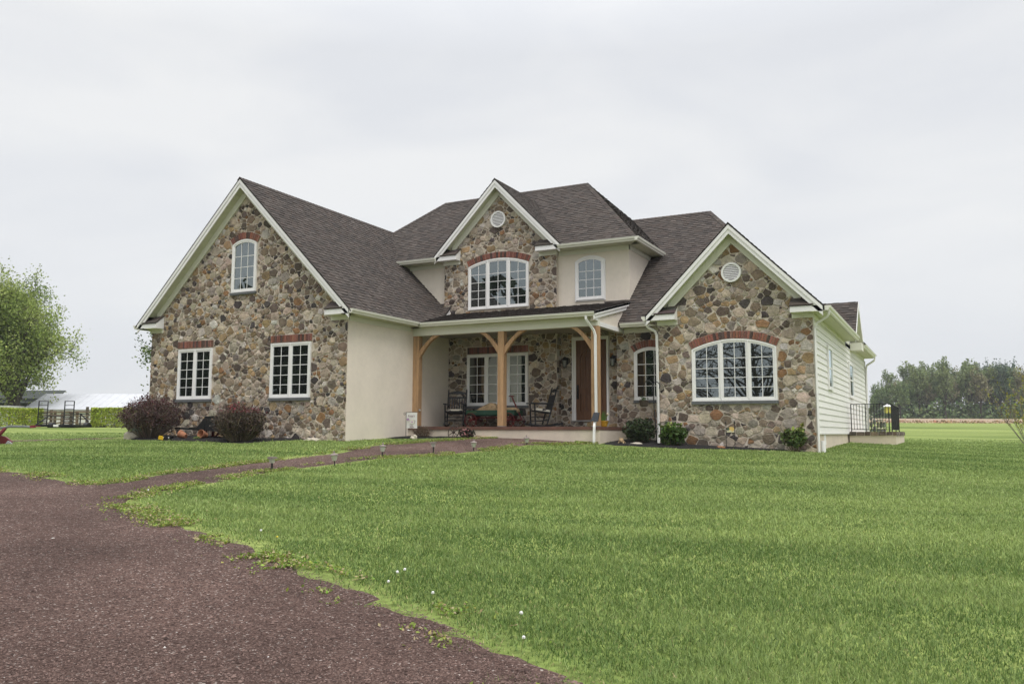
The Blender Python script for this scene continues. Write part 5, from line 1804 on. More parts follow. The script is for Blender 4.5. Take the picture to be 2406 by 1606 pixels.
MB().prism(h, (0, .01, 0)).build("painted_bud", mat("pale_plaque", (.62, .58, .40)), pq)

# white pipe at the right corner
tag(MB().tube([(-2.68, 21.32, gz(-2.68, 21.32) - .05), (-2.68, 21.32, -.18)], .058, 16).build("drain_pipe", M['white']), "short white pipe standing in the grass at the right corner of the stone gable", "pipe")

# wheelbarrow, clay pots, toy, hose reel
wb = thing("wheelbarrow", "old black wooden wheelbarrow with red legs half hidden by the smaller barberry", "wheelbarrow", P3(-17.4, 16.62))
z_ = gz(-17.5, 16.6)
side = [(-18.08, .06), (-17.72, .40), (-16.75, .42), (-16.62, .03), (-16.9, -.03)]
for yy in (16.42, 16.9):
    MB().prism([(p[0], yy, p[1]) for p in side], (0, .025, 0)).build("side_board", M['black'], wb)
    MB().prism([(-17.8, yy - .012, .02), (-17.75, yy - .012, .02), (-17.70, yy - .012, .39), (-17.75, yy - .012, .39)], (0, .012, 0)).build("cleat", M['black'], wb)
    for k in range(2):
        MB().bx(-17.7, -16.8, yy - .004, yy, .13 + .12 * k, .14 + .12 * k).build("board_joint", M['iron'], wb)
    MB().bar((-18.95, yy + .1, .085), (-16.5, yy + .04, -.02), .035, .045).build("shaft", M['black'], wb)
    lg = MB()
    lg.bar((-17.98, yy + .06, .02), (-18.02, yy + .06, z_ - .02), .05, .06).bar((-17.72, yy + .06, -.0), (-17.96, yy + .06, z_), .035, .04)
    lg.build("leg", M['red'], wb)
MB().prism([(-18.08, 16.44, .05), (-16.85, 16.44, -.03), (-16.85, 16.9, -.03), (-18.08, 16.9, .05)], (0, 0, .02)).build("barrow_floor", M['black'], wb)
MB().bx(-17.0, -16.6, 16.44, 16.9, -.05, .0).build("red_board", M['red'], wb)
whl = MB()
rim = [(-16.35 + .2 * math.cos(2 * PI * k / 24), 16.66, z_ + .2 + .2 * math.sin(2 * PI * k / 24)) for k in range(25)]
whl.tube(rim, .02, 6, cap=False)
for k in range(8):
    a = 2 * PI * k / 8
    whl.tube([(-16.35, 16.66, z_ + .2), (-16.35 + .2 * math.cos(a), 16.66, z_ + .2 + .2 * math.sin(a))], .012, 5)
whl.build("wheel", M['black'], wb)
M['clay'] = mat("terracotta", (.33, .145, .08), rough=.85, noise=(12, .15))
def clay_pot(x, y, R, label, r=.1):
    z = gz(x, y) + .05
    t = thing("clay_pot", label, "flowerpot", (x, y, z), "clay pots tipped over on the mulch")
    mb = MB().lathe([(r * .62, -.1), (r * .92, .06), (r * 1.02, .062), (r * 1.06, .105), (r * .96, .105), (r * .85, .05), (r * .5, -.07)], (0, 0, 0), 18)
    mb.v = [tuple(R @ Vector(p) + Vector((x, y, z + r * .75))) for p in mb.v]
    mb.build("pot", M['clay'], t)
    return t
Rx = lambda a: Matrix.Rotation(a, 3, 'X'); Ry = lambda a: Matrix.Rotation(a, 3, 'Y'); Rz = lambda a: Matrix.Rotation(a, 3, 'Z')
clay_pot(-18.18, 16.1, Rz(.2) @ Ry(-1.25), "clay pot lying on its side between the two barberries")
p2 = clay_pot(-17.62, 16.28, Rx(1.35) @ Rz(.3), "clay pot tipped over with its open mouth forward under the wheelbarrow", .11)
Pl = np.array([(-17.64 + random.gauss(0, .05), 16.08 + random.gauss(0, .03), gz(-17.6, 16.1) + .03 + abs(random.gauss(0, .03))) for _ in range(70)])
np_mesh("plant", *leaf_arrays(Pl, .035, jitcol((.16, .2, .06), len(Pl), .3), .2), M['leaf_a'], p2)
ty = thing("toy_truck", "small yellow and black toy truck lying on the mulch", "toy", P3(-18.46, 15.8))
tz0 = gz(-18.46, 15.8)
M['toy_y'] = mat("toy_yellow", (.62, .40, .02), rough=.4)
MB().obox((-18.53, 15.72, tz0 + .06), (.14, .1, .09), Rz(.3) @ Ry(.2), None).build("truck_bed", M['toy_y'], ty)
MB().obox((-18.36, 15.8, tz0 + .085), (.2, .12, .09), Rz(.3) @ Ry(.15), None).build("cab", M['black'], ty)
for k, (a, b) in enumerate(((-18.45, 15.72), (-18.3, 15.76))):
    MB().tube([(a, b - .02, tz0 + .07), (a, b + .02, tz0 + .07)], .045, 12).build("wheel", M['iron'], ty)
    MB().tube([(a, b - .024, tz0 + .07), (a, b - .019, tz0 + .07)], .018, 10).build("wheel_cap", M['white'], ty)
M['hose'] = mat("teal_hose", (.13, .33, .26), rough=.45)
ho = thing("garden_hose", "pale teal garden hose hung in loops on a black stand at the left corner", "hose", P3(-20.75, 16.75))
hz = gz(-20.75, 16.75)
MB().tube([(-20.82, 16.8, hz - .05), (-20.82, 16.8, .36)], .014, 6).tube([(-20.55, 16.75, hz - .05), (-20.55, 16.75, .18)], .012, 6).tube([(-20.95, 16.8, .33), (-20.5, 16.75, .3)], .012, 6).build("hose_stand", M['iron'], ho)
for k in range(7):
    xc = -20.9 + .035 * k + random.uniform(-.01, .01)
    wd = random.uniform(.05, .1) if k else .2
    dp = random.uniform(.44, .53)
    yy = 16.74 - .015 * k
    pts = [(xc + wd * math.sin(2 * PI * i / 22) * (1 if k else (1.0 if i < 11 else .3)), yy, .34 - dp * .5 + dp * .5 * math.cos(2 * PI * i / 22)) for i in range(23)]
    MB().tube(pts, .011, 6, cap=False).build("hose_loop", M['hose'], ho)
for k in range(4):
    xc = -20.45 + .06 * k
    pts = [(xc + .1 * math.sin(2 * PI * i / 18), 16.6, hz + .12 + .13 * math.cos(2 * PI * i / 18)) for i in range(19)]
    MB().tube(pts, .011, 6, cap=False).build("hose_loop", M['hose'], ho)

# ------------------------------------------------------------------ path lights
M['bronze'] = mat("weathered_bronze", (.23, .19, .175), rough=.6, noise=(30, .2))
M['frost'] = mat("frosted_glass", (.50, .50, .44), rough=.3, spec=.5)
def urn_light():
    t = thing("path_light", "x", "path light", (0, 0, 0), "urn-shaped lights along the gravel path")
    MB().tube([(0, 0, -.08), (0, 0, .075)], .012, 8).build("stake", M['iron'], t)
    MB().lathe([(.02, .065), (.036, .075), (.058, .14), (.064, .172), (.055, .175)], (0, 0, 0), 16).build("lamp_glass", M['frost'], t)
    MB().lathe([(.03, .063), (.034, .08), (.028, .082)], (0, 0, 0), 12).build("collar", M['bronze'], t)
    MB().lathe([(.08, .172), (.083, .18), (.06, .2), (.02, .214), (.012, .225), (.017, .238), (.008, .25), (.003, .268)], (0, 0, 0), 18).build("lamp_cap", M['bronze'], t)
    return t
def square_light():
    t = thing("path_light", "x", "path light", (0, 0, 0), "square solar lights along the gravel path")
    MB().bx(-.012, .012, -.012, .012, -.08, .16).build("stake", M['iron'], t)
    MB().prism([(-.03, -.03, .15), (.03, -.03, .15), (.045, -.045, .225), (-.045, -.045, .225)], (0, .06, 0)).build("lamp_body", M['frost'], t)
    MB().bx(-.062, .062, -.062, .062, .225, .25).bx(-.05, .05, -.05, .05, .25, .262).build("lamp_cap", M['bronze'], t)
    return t
u0_ = urn_light(); s0_ = square_light()
for k, (x, y, zz, lab) in enumerate(((-10.5, 12.95, .03, "urn-shaped path light with a frosted globe, nearest the driveway"), (-10.6, 14.62, .07, "urn-shaped path light standing just behind the nearest urn light"),
                             (-9.82, 17.1, .02, "urn-shaped path light between the far square light and the last one before the porch"), (-9.36, 18.96, -.01, "urn-shaped path light sunk in the gravel in front of the porch"))):
    p = (x, y, gz(x, y) + zz)
    if k == 0: o = u0_; o.location = p; o['label'] = lab
    else: o = dup(u0_, p, .5 * k, 1, lab)
    o.rotation_euler = (math.radians((3, -4, 2, -3)[k]), math.radians((-3, 4, -2, 1)[k]), k)
for k, (x, y, lab) in enumerate(((-10.82, 11.6, "square black-topped path light nearest the driveway"), (-10.28, 16.1, "square black-topped path light halfway up the gravel path"))):
    p = (x, y, gz(x, y))
    if k == 0: o = s0_; o.location = p; o['label'] = lab
    else: o = dup(s0_, p, .3, 1.0, lab)
# chips beside the path end
for k in range(14):
    pass
for args in ((6.5, -.87, .12, 1, "white dandelion clock, left of a close pair above the driveway edge"), (6.55, -.82, .13, 2, "white dandelion clock, right of a close pair above the driveway edge"),
             (6.32, -.91, .09, 4, "white dandelion clock low in front of the close pair by the driveway"), (8.4, -2.46, .11, 5, "white dandelion clock farthest up the long driveway edge"),
             (5.34, .05, .12, 6, "white dandelion clock nearest the camera at the lawn edge"), (5.0, .06, .07, 7, "white dandelion clock bent low over the gravel nearest the camera"),
             (5.94, -.55, .10, 9, "white dandelion clock between the close pair and the nearest ones"), (8.4, -2.3, .05, 0, "yellow dandelion flower low at the driveway edge"),
             (11.62, -4.95, .10, 3, "white dandelion clock near the tip of lawn between driveway and path")):
    dandelion(*args)
# ------------------------------------------------------------------ railing round the patio
rail = thing("patio_railing", "black iron railing round the raised patio at the right side of the house", "railing", (-2.1, 30, .05))
RZT, RZB = .905, .085
ya, yb_ = 28.46, 32.6
xa_, xb2 = -2.72, -1.56
tr = MB().bar((xa_, ya, RZT), (xb2, ya, RZT), .035, .02).bar((xb2, ya, RZT), (xb2, yb_, RZT), .035, .02)
tr.build("top_rail", M['iron'], rail)
MB().bar((xa_, ya, RZB + .03), (xb2, ya, RZB + .03), .02).bar((xb2, ya, RZB + .03), (xb2, yb_, RZB + .03), .02).build("bottom_rail", M['iron'], rail)
for p in ((xa_, ya), (xb2, ya), (xb2, yb_), (xb2, (ya + yb_) / 2), (xa_ + .42, ya)):
    MB().bx(p[0] - .014, p[0] + .014, p[1] - .014, p[1] + .014, .0, RZT).build("post", M['iron'], rail)
n = 14
for k in range(1, n):
    x = xa_ + (xb2 - xa_) * k / n
    MB().bx(x - .007, x + .007, ya - .007, ya + .007, RZB + .03, RZT).build("baluster", M['iron'], rail)
n = 38
for k in range(1, n):
    y = ya + (yb_ - ya) * k / n
    MB().bx(xb2 - .007, xb2 + .007, y - .007, y + .007, RZB + .03, RZT).build("baluster", M['iron'], rail)

# rough wall of upright stones beyond the patio
sw = thing("stone_garden_wall", "low rough wall of upright grey stones with white mortar seen through the railing", "wall", gp(36, 15.5))
o_ = gp(36.2, 14.9)
rtv = Vector((RT[0], RT[1], 0)); fwv = Vector((FW[0], FW[1], 0))
hts = [1.12, .98, .92, .86, .88, .84, .8]
xx = 0
for k in range(8):
    w_ = random.uniform(.11, .16)
    z = o_.z - .05
    top = o_.z + (1.15 - .05 * k) * random.uniform(.93, 1.03)
    while z < top - .05:
        h_ = min(random.uniform(.2, .34), top - z)
        c = o_ + rtv * (xx + w_ / 2)
        c.z = z + h_ / 2
        MB().blob(tuple(c), (w_ * .52, .09, h_ * .52), random.randint(0, 999), 1, jc((.17, .165, .145), .25), .14).build("stone", M['stone'], sw)
        if random.random() < .75:
            c2 = c.copy(); c2.z = z + h_
            c2 -= fwv * .07
            MB().blob(tuple(c2), (w_ * .42, .045, .035), random.randint(0, 999), 1, (.5, .5, .48), .2).build("mortar_lump", M['pale_rock'], sw)
        z += h_
    xx += w_
bh = thing("birdhouse", "yellow birdhouse with a white roof on a post behind the patio railing", "birdhouse", gp(44, 19.6))
b0 = gp(44, 19.6)
MB().tube([b0 + Vector((0, 0, -.1)), b0 + Vector((0, 0, 1.3))], .03, 8).build("post", M['bark'] if 'bark' in M else M['black'], bh)
MB().prism([b0 + rtv * -.11 + Vector((0, 0, 1.22)), b0 + rtv * .11 + Vector((0, 0, 1.22)), b0 + rtv * .11 + Vector((0, 0, 1.55)), b0 + rtv * -.11 + Vector((0, 0, 1.55))], fwv * .22).build("box", mat("pale_yellow", (.60, .52, .13), rough=.6), bh)
for k in range(3):
    q = b0 + fwv * -.004 + Vector((0, 0, 1.3 + .09 * k)) + rtv * .0
    MB().tube([q, q - fwv * .01], .022, 10).build("entrance_hole", M['black'], bh)
MB().lathe([(.24, 1.55), (.2, 1.58), (.02, 1.68)], tuple(b0 + fwv * .11), 8).build("roof", M['white'], bh)

# ------------------------------------------------------------------ far left: hedges, trailer, fence, sheds
def box_hedge(label, d, u0, u1, h, dep, n):
    t = thing("hedge", label, "hedge", gp(d, (u0 + u1) / 2), "clipped hedges by the fence")
    z0 = gp(d, (u0 + u1) / 2).z
    P = []
    N = n
    a = rng.random((N, 3))
    # crowd the shell
    f = rng.integers(0, 5, N)
    jit = np.abs(rng.normal(0, .09, N))
    uu = u0 + (u1 - u0) * a[:, 0]; dd = d + dep * a[:, 1]; zz = h * a[:, 2] ** .9
    uu = np.where(f == 0, u0 + jit, np.where(f == 1, u1 - jit, uu)); dd = np.where((f == 2) | (f == 3), d + jit, dd); zz = np.where(f == 4, h - jit, zz)
    uu = uu + rng.normal(0, .03, N); zz = zz + .06 * vnoise(uu * 3, dd * 3) + .02
    P = np.stack([FW[0] * dd + RT[0] * uu, FW[1] * dd + RT[1] * uu, z0 + zz], 1)
    np_mesh("leaves", *leaf_arrays(P, .075, jitcol((.40, .475, .07), N, .22, .05), .3), M['leaf_a'], t)
    c = gp(d, u0 + .25, .02); e = gp(d, u1 - .25, .02)
    tw = []
    for k in range(90):
        u = random.uniform(u0 + .05, u1 - .05); q = random.uniform(.1, dep - .1)
        b = Vector((*(FW * (d + q) + RT * u), z0))
        tw.append([b, b + Vector((random.gauss(0, .05), random.gauss(0, .05), h * .5)), b + Vector((random.gauss(0, .15), random.gauss(0, .15), h * .93))])
    np_mesh("stems", *ribbons(tw, [.012] * len(tw), [(.08, .06, .045)] * len(tw)), M['twig'], t)
box_hedge("clipped yellow-green hedge at the far left edge, left of the trailer", 52, -33.5, -29.25, 1.12, .9, 7500)
box_hedge("clipped yellow-green hedge to the right of the trailer and fence", 52, -25.85, -22.2, 1.15, .9, 6500)

def on(d, u, z):
    """a point at height z over the trailer's ground"""
    p = FW * d + RT * u
    return Vector((p[0], p[1], z))
tl = thing("utility_trailer", "black flatbed utility trailer with two raised mesh ramps beyond the lawn", "trailer", gp(50, -27))
TZ = gp(50, -27).z
MB().prism([on(50, -28.12, TZ + .06), on(50, -25.78, TZ + .06), on(54, -25.78, TZ + .06), on(54, -28.12, TZ + .06)], (0, 0, .14)).build("trailer_bed", M['black'], tl)
MB().prism([on(49.97, -27.02, TZ + .07), on(49.97, -26.72, TZ + .07), on(49.97, -26.72, TZ + .19), on(49.97, -27.02, TZ + .19)], tuple(fwv * .02)).build("number_plate", M['white'], tl)
for u in (-28.02, -25.9):
    MB().tube([on(51.7, u - .12, TZ + .02), on(51.7, u + .12, TZ + .02)], .32, 16).build("wheel", M['black'], tl)
M['mesh'] = mat("expanded_metal", (.03, .03, .035), rough=.6)
for u0, u1 in ((-27.97, -27.43), (-26.43, -25.88)):
    rm = MB()
    for u in (u0, u1): rm.bar(on(50, u, TZ + .14), on(50.03, u, TZ + 1.58), .045)
    for z in (.16, .38, .62, .86, 1.1, 1.33, 1.57): rm.bar(on(50, u0, TZ + z), on(50, u1, TZ + z), .035)
    ramp = rm.build("ramp", M['black'], tl)
    gm = MB()
    for k in range(1, 10):
        u = u0 + (u1 - u0) * k / 10
        gm.bar(on(50.01, u, TZ + .16), on(50.01, u, TZ + .86), .008)
    for k in range(18):
        gm.bar(on(50.012, u0, TZ + .16 + .04 * k), on(50.012, u1, TZ + .16 + .04 * k), .007)
    gm.build("ramp_mesh", M['mesh'], ramp)
MB().bar(on(50, -28.1, TZ + .15), on(51.2, -27.97, TZ + .72), .06).bar(on(51.2, -27.97, TZ + .72), on(53, -27.97, TZ + .72), .05).build("side_rail", M['black'], tl)
MB().bar(on(53.9, -28, TZ + .9), on(53.9, -26.9, TZ + .9), .05).bar(on(53.9, -27.45, TZ + .2), on(53.9, -27.45, TZ + .92), .06).bar(on(53.9, -27.45, TZ + .9), on(53.9, -26.9, TZ + .4), .06).build("front_frame", M['black'], tl)
# weathered post-and-rail fence
fn = thing("rail_fence", "weathered grey post-and-rail fence behind the trailer", "fence", gp(56, -29))
M['grey_wood'] = mat("weathered_wood", attr=True, rough=.9, noise=(5, .3), stretch=(3, 3, 1))
pu = [-33.2, -32.1, -31.2, -30.49, -30.2, -29.74, -29.2, -28.72, -28.07, -27.0, -25.6, -24.2]
FZ0 = gp(56, -29).z
for k, u in enumerate(pu):
    d = 56 + (random.uniform(-.1, .1) if u < -28.5 else 0)
    hgt = 1.3 if abs(u + 28.07) < .01 else random.uniform(.95, 1.1)
    MB().bar(on(d, u, FZ0 - .1), on(d + .02, u + random.uniform(-.03, .03), FZ0 + hgt), .13, .13, jc((.15, .115, .08), .2)).build("post", M['grey_wood'], fn)
    if k + 1 < len(pu):
        for z in (.22, .48, .72, .92):
            if pu[k + 1] - u > .25:
                MB().bar(on(56 - .07, u - .06, FZ0 + z + random.uniform(-.06, .06)), on(56 - .07, pu[k + 1] + .06, FZ0 + z + random.uniform(-.06, .06)), .04, .09, jc((.17, .13, .09), .2)).build("rail", M['grey_wood'], fn)
# white shed with a pale metal roof
br = thing("long_shed", "long low white shed with a pale ribbed metal roof behind the hedges", "shed", gp(66, -33))
M['tin'] = mat("pale_metal_roof", (.54, .55, .585), rough=.5, noise=(.8, .06))
BZ = gp(66, -33).z
U0, U1 = -38.0, -22.0
MB().prism([on(66, U0 + .15, BZ - .3), on(66, U1, BZ - .3), on(66, U1, 1.66), on(66, U0 + .15, 1.66)], tuple(fwv * 6)).build("wall", M['white'], br)
MB().prism([on(66, U0 + .14, 1.6), on(69, U0 + .14, 2.85), on(72, U0 + .14, 1.6)], tuple(rtv * .1)).build("gable_end", M['white'], br)
A_, B_ = on(65.7, U0, 1.62), on(65.7, U1, 1.62)
C_, D_ = on(69, U1, 2.98), on(69, U0, 2.98)
rf = MB().prism([A_, B_, C_, D_], (0, 0, .03)).prism([D_, C_, on(72.3, U1, 1.62), on(72.3, U0, 1.62)], (0, 0, .03)).build("roof", M['tin'], br)
for k in range(27):
    f = k / 26
    MB().bar(A_.lerp(B_, f) + Vector((0, 0, .035)), D_.lerp(C_, f) + Vector((0, 0, .035)), .035, .03).build("roof_rib", M['tin'], rf)
MB().prism([on(65.69, U0, 1.52), on(65.69, U1, 1.52), on(65.69, U1, 1.65), on(65.69, U0, 1.65)], tuple(fwv * -.06)).build("gutter", mat("grey_gutter", (.30, .30, .28)), br)
MB().prism([on(64.5, -40.2, BZ - .2), on(64.5, -38.3, BZ - .2), on(64.5, -38.3, 1.9), on(64.5, -40.2, 1.9)], tuple(fwv * 2)).build("lean_to", M['white'], br)
db = thing("dark_barn", "dark grey barn roof behind the big tree at the far left", "barn", gp(84, -50))
M['dark_roof'] = mat("dark_roof", (.035, .042, .036), rough=.8, noise=(2, .15))
DZ0 = gp(84, -50).z
MB().prism([on(84, -60, DZ0 - .3), on(84, -46, DZ0 - .3), on(84, -46, 3.2), on(84, -60, 3.2)], tuple(fwv * 7)).build("wall", M['dark_roof'], db)
MB().prism([on(83.6, -60.4, 2.7), on(83.6, -45.4, 2.7), on(87.5, -46.2, 4.1), on(87.5, -60.4, 4.1)], (0, 0, .06)).build("roof", M['dark_roof'], db)

# red antique plough on the lawn at the left edge
pl_ = thing("plough", "old red walking plough with a bare metal point at the left edge of the lawn", "plough", gp(22.9, -13.8))
PD_, PU = 22.9, -13.95
def pp(u, z, d=0.): return on(PD_ + d, PU + u, gp(PD_, PU).z + z)
M['maroon'] = mat("maroon_paint", (.20, .035, .05), rough=.45, noise=(5, .25))
prof = [(-.55, 0), (-.5, .16), (-.35, .24), (-.1, .285), (.1, .27), (.27, .23), (.36, .15), (.40, .09), (.38, 0)]
vs, n_ = [], len(prof)
for dd, s in ((0, 1), (.12, .96), (.22, .8)):
    for u, z in prof: vs.append(pp(u * s, z * s, dd + .12 * (1 - (z / .285))))
fs = [(r * n_ + i, r * n_ + i + 1, (r + 1) * n_ + i + 1, (r + 1) * n_ + i) for r in range(2) for i in range(n_ - 1)] + [tuple(range(n_)), tuple(range(2 * n_, 3 * n_))]
MB().add(vs, fs).build("mouldboard", M['maroon'], pl_, smooth=False)
MB().prism([pp(.30, 0, -.02), pp(.55, 0, -.02), pp(.42, .09, -.01), pp(.36, .12, 0)], tuple(fwv * .05)).build("ploughshare", M['metal'], pl_)
MB().tube([pp(-.02, .26), pp(-.06, .36), pp(-.12, .42)], [.05, .045, .03], 8).tube([pp(.1, .26), pp(.2, .36), pp(.29, .46)], [.055, .05, .04], 8).build("standard", M['maroon'], pl_)
MB().tube([pp(-.06, .40), pp(.1, .445), pp(.4, .50), pp(.75, .50), pp(.98, .49)], .032, 6).build("beam", mat("grey_steel", (.16, .17, .165), rough=.5, noise=(8, .2)), pl_)
MB().bar(pp(.96, .495), pp(1.09, .505), .07, .07).bar(pp(1.07, .515), pp(1.22, .51), .015).build("clevis", M['maroon'], pl_)
MB().tube([pp(-.1, .40), pp(-.5, .36), pp(-1.0, .6)], .02, 6).build("handle", mat("worn_wood", (.2, .15, .1)), pl_)

# ------------------------------------------------------------------ trees
M['bark'] = mat("bark", (.075, .062, .052), rough=.95, noise=(4, .3), bump=(8, .8, .05))
M['far_leaf'] = mat("tree_leaf", attr=True, rough=.7, transl=.25)

def tree_parts(root, base, H, crown_c, crown_r, trunk_r, nlimb, leafn, leafsize, cols, seed, fork=.3, shell=.55, droop=0., twig=True, bare=False, density_gap=.25, sub=4):
    """trunk, limbs that reach into the crown, twigs, and leaves clustered round the twigs"""
    rd = random.Random(seed)
    base = Vector(base)
    cc = Vector(crown_c); cr = Vector(crown_r)
    tm = MB()
    top = Vector((cc.x + rd.gauss(0, .05) * cr.x, cc.y, cc.z + cr.z * .75))
    spine = [base + Vector((0, 0, -.3)), base.lerp(top, .25) + Vector((rd.gauss(0, .02) * H, 0, 0)), base.lerp(top, .55) + Vector((rd.gauss(0, .02) * H, rd.gauss(0, .02) * H, 0)), top]
    tm.tube(spine, [trunk_r * 1.25, trunk_r * .8, trunk_r * .45, trunk_r * .1], 8)
    ends, paths = [], []
    for k in range(nlimb):
        f = fork + (.95 - fork) * (k + rd.random()) / nlimb
        q = f * 3
        i = min(int(q), 2)
        s = spine[i].lerp(spine[i + 1], q - i)
        a = 2 * PI * (k * .382 + rd.uniform(-.08, .08))
        th = rd.uniform(-.35, 1.1)
        e = cc + Vector((cr.x * math.cos(a) * math.cos(th), cr.y * math.sin(a) * math.cos(th), cr.z * math.sin(th))) * rd.uniform(.72, .98)
        e.z -= droop * rd.random() * H
        m = s.lerp(e, .5) + Vector((rd.gauss(0, .05) * cr.x, rd.gauss(0, .05) * cr.y, abs(rd.gauss(.05, .05)) * H))
        r0 = trunk_r * (.5 - .3 * f)
        tm.tube([s, m, e], [r0, r0 * .55, r0 * .15], 5)
        for j in range(sub):
            g = rd.uniform(.3, 1)
            b = s.lerp(m, g * 2) if g < .5 else m.lerp(e, g * 2 - 1)
            t = b + Vector((rd.gauss(0, .26) * cr.x, rd.gauss(0, .26) * cr.y, rd.gauss(.12, .2) * cr.z))
            paths.append([b, b.lerp(t, .5) + Vector((0, 0, .03 * H * rd.random())), t])
            for _ in range(2):
                g2 = rd.uniform(.3, .95)
                b2 = b.lerp(t, g2)
                t2 = b2 + Vector((rd.gauss(0, .13) * cr.x, rd.gauss(0, .13) * cr.y, rd.gauss(.1, .12) * cr.z))
                paths.append([b2, b2.lerp(t2, .5), t2])
                ends.append(t2)
            ends.append(t)
        ends.append(e)
    tm.build("trunk", M['bark'], root)
    if twig:
        np_mesh("branches", *ribbons(paths, [trunk_r * .09] * len(paths), [(.09, .075, .06)] * len(paths)), M['twig'], root)
    if leafn:
        E = np.array([tuple(e) for e in ends])
        keep = np.random.default_rng(seed).random(len(E)) > density_gap
        E = E[keep]
        pk = rng.integers(0, len(E), leafn)
        sp = np.array([cr.x, cr.y, cr.z]) * .085
        P = E[pk] + rng.normal(0, 1, (leafn, 3)) * sp
        ca = np.array(cols)[rng.integers(0, len(cols), len(E))]
        C = ca[pk] * rng.uniform(.65, 1.3, (leafn, 1))
        np_mesh("crown", *leaf_arrays(P, leafsize, C, .2), M['far_leaf'], root)
    return root

b_ = gp(66, -38.6)
tt = thing("tree", "big spreading maple with fresh yellow-green leaves at the far left", "tree", b_)
tree_parts(tt, b_, 11.5, b_ + Vector((-1.9, -.95, 6.3)), (4.7, 4.7, 5.0), .45, 44, 80000, .105, [(.27, .34, .085), (.34, .40, .11), (.19, .26, .065), (.30, .35, .11)], 3, fork=.12, droop=.12, density_gap=.1, sub=7)
b_ = gp(41, -16.0)
tt = thing("tree", "young leafy tree mostly hidden behind the left corner of the house", "tree", b_)
tree_parts(tt, b_, 5.6, b_ + Vector((0, 0, 3.1)), (2.3, 2.3, 1.9), .12, 13, 2600, .085, [(.09, .14, .035), (.15, .2, .05), (.06, .10, .03)], 8, fork=.25, density_gap=.2)
b_ = gp(150, -56)
tt = thing("tree", "rounded green treetop showing over the shed roof", "tree", b_)
tree_parts(tt, b_, 8, b_ + Vector((0, 0, 4.4)), (4.2, 4.2, 3.4), .3, 14, 2600, .4, [(.10, .15, .05), (.13, .18, .06)], 9)

# the wood beyond the field: five kinds of tree, each repeated
kinds = []
WOOD = "trees of the wood beyond the field"
spec = [("tall grey-green tree with a thin crown in the wood beyond the field", 13.5, (2.2, 2.2, 4.6), 8.9, .24, 2000, [(.20, .255, .10), (.16, .215, .09), (.23, .28, .115)], .35),
        ("broad dull green tree with a full crown in the wood beyond the field", 11.5, (2.8, 2.8, 4.2), 7.2, .24, 3400, [(.165, .23, .085), (.13, .19, .075), (.20, .265, .10)], .15),
        ("brown-tinged tree just coming into leaf in the wood beyond the field", 10.8, (2.5, 2.5, 4.2), 6.7, .22, 2200, [(.25, .235, .135), (.21, .205, .12), (.27, .265, .14)], .3),
        ("fresh yellow-green tree in the wood beyond the field", 10.0, (2.3, 2.3, 3.9), 6.0, .2, 2600, [(.24, .31, .10), (.27, .33, .11), (.20, .26, .09)], .2),
        ("dark blue-green evergreen in the wood beyond the field", 12.5, (2.6, 2.6, 5.4), 7.0, .25, 3400, [(.095, .14, .09), (.08, .12, .08), (.115, .16, .10)], .1)]
for k, (lab, H, cr, cz, tr_, nl, cols, gap) in enumerate(spec):
    t = thing("tree", lab, "tree", (0, 0, 0), WOOD)
    tree_parts(t, (0, 0, 0), H, (0, 0, cz), cr, tr_, 22, nl, .27, cols, 30 + k, fork=.28, density_gap=gap, sub=4)
    kinds.append(t)
used = [False] * 5
def place_tree(k, d, u, s):
    p = gp(d, u, -.2)
    sc = (s * random.uniform(.85, 1.15), s * random.uniform(.85, 1.15), s)
    if not used[k]:
        used[k] = True
        o = kinds[k]; o.location = p; o.scale = sc; o.rotation_euler = (0, 0, random.uniform(0, 6.28))
    else:
        dup(kinds[k], p, random.uniform(0, 6.28), sc)
rdt = random.Random(5)
for row, (d0, n) in enumerate(((196, 15), (202, 15), (209, 16))):
    for i in range(n):
        u = 89.5 + (i + rdt.uniform(-.3, .3)) * (40 / n) + row * .6
        s = .66 + min(.30, (u - 87) * .02)
        if row == 2: s *= 1.06
        place_tree(rdt.choice([0, 0, 1, 2, 3, 1, 2] if u < 112 else [4, 1, 2, 0, 4]), d0 + rdt.uniform(-2, 2), u, s * rdt.uniform(.9, 1.08))
for u, s in ((84.0, .36), (85.6, .30), (87.4, .42), (88.6, .36), (86.6, .3)):
    place_tree(rdt.choice([0, 1, 3, 2]), 204, u, s)
# shrubby undergrowth at the foot of the wood
nU = 9000
uu = rng.uniform(88, 132, nU); dd = rng.uniform(193, 212, nU); zz = rng.random(nU) ** 1.6 * 3.6 * (.5 + vnoise(uu * .5, dd * .2))
xx_ = FW[0] * dd + RT[0] * uu; yy_ = FW[1] * dd + RT[1] * uu
PU_ = np.stack([xx_, yy_, tz(xx_, yy_) + zz], 1)
np_mesh("undergrowth", *leaf_arrays(PU_, .5, jitcol((.16, .22, .09), nU, .3, .06), .2), M['far_leaf'], kind="stuff")
# dry weeds along the top of the stubble field
nU = 5000
uu = rng.uniform(10, 150, nU); dd = rng.uniform(108, 114, nU); zz = rng.random(nU) ** 2 * .28
xx_ = FW[0] * dd + RT[0] * uu; yy_ = FW[1] * dd + RT[1] * uu
np_mesh("dry_weeds", *leaf_arrays(np.stack([xx_, yy_, tz(xx_, yy_) + zz + .03], 1), .2, jitcol((.36, .24, .15), nU, .3, .08), .2), M['far_leaf'], kind="stuff")

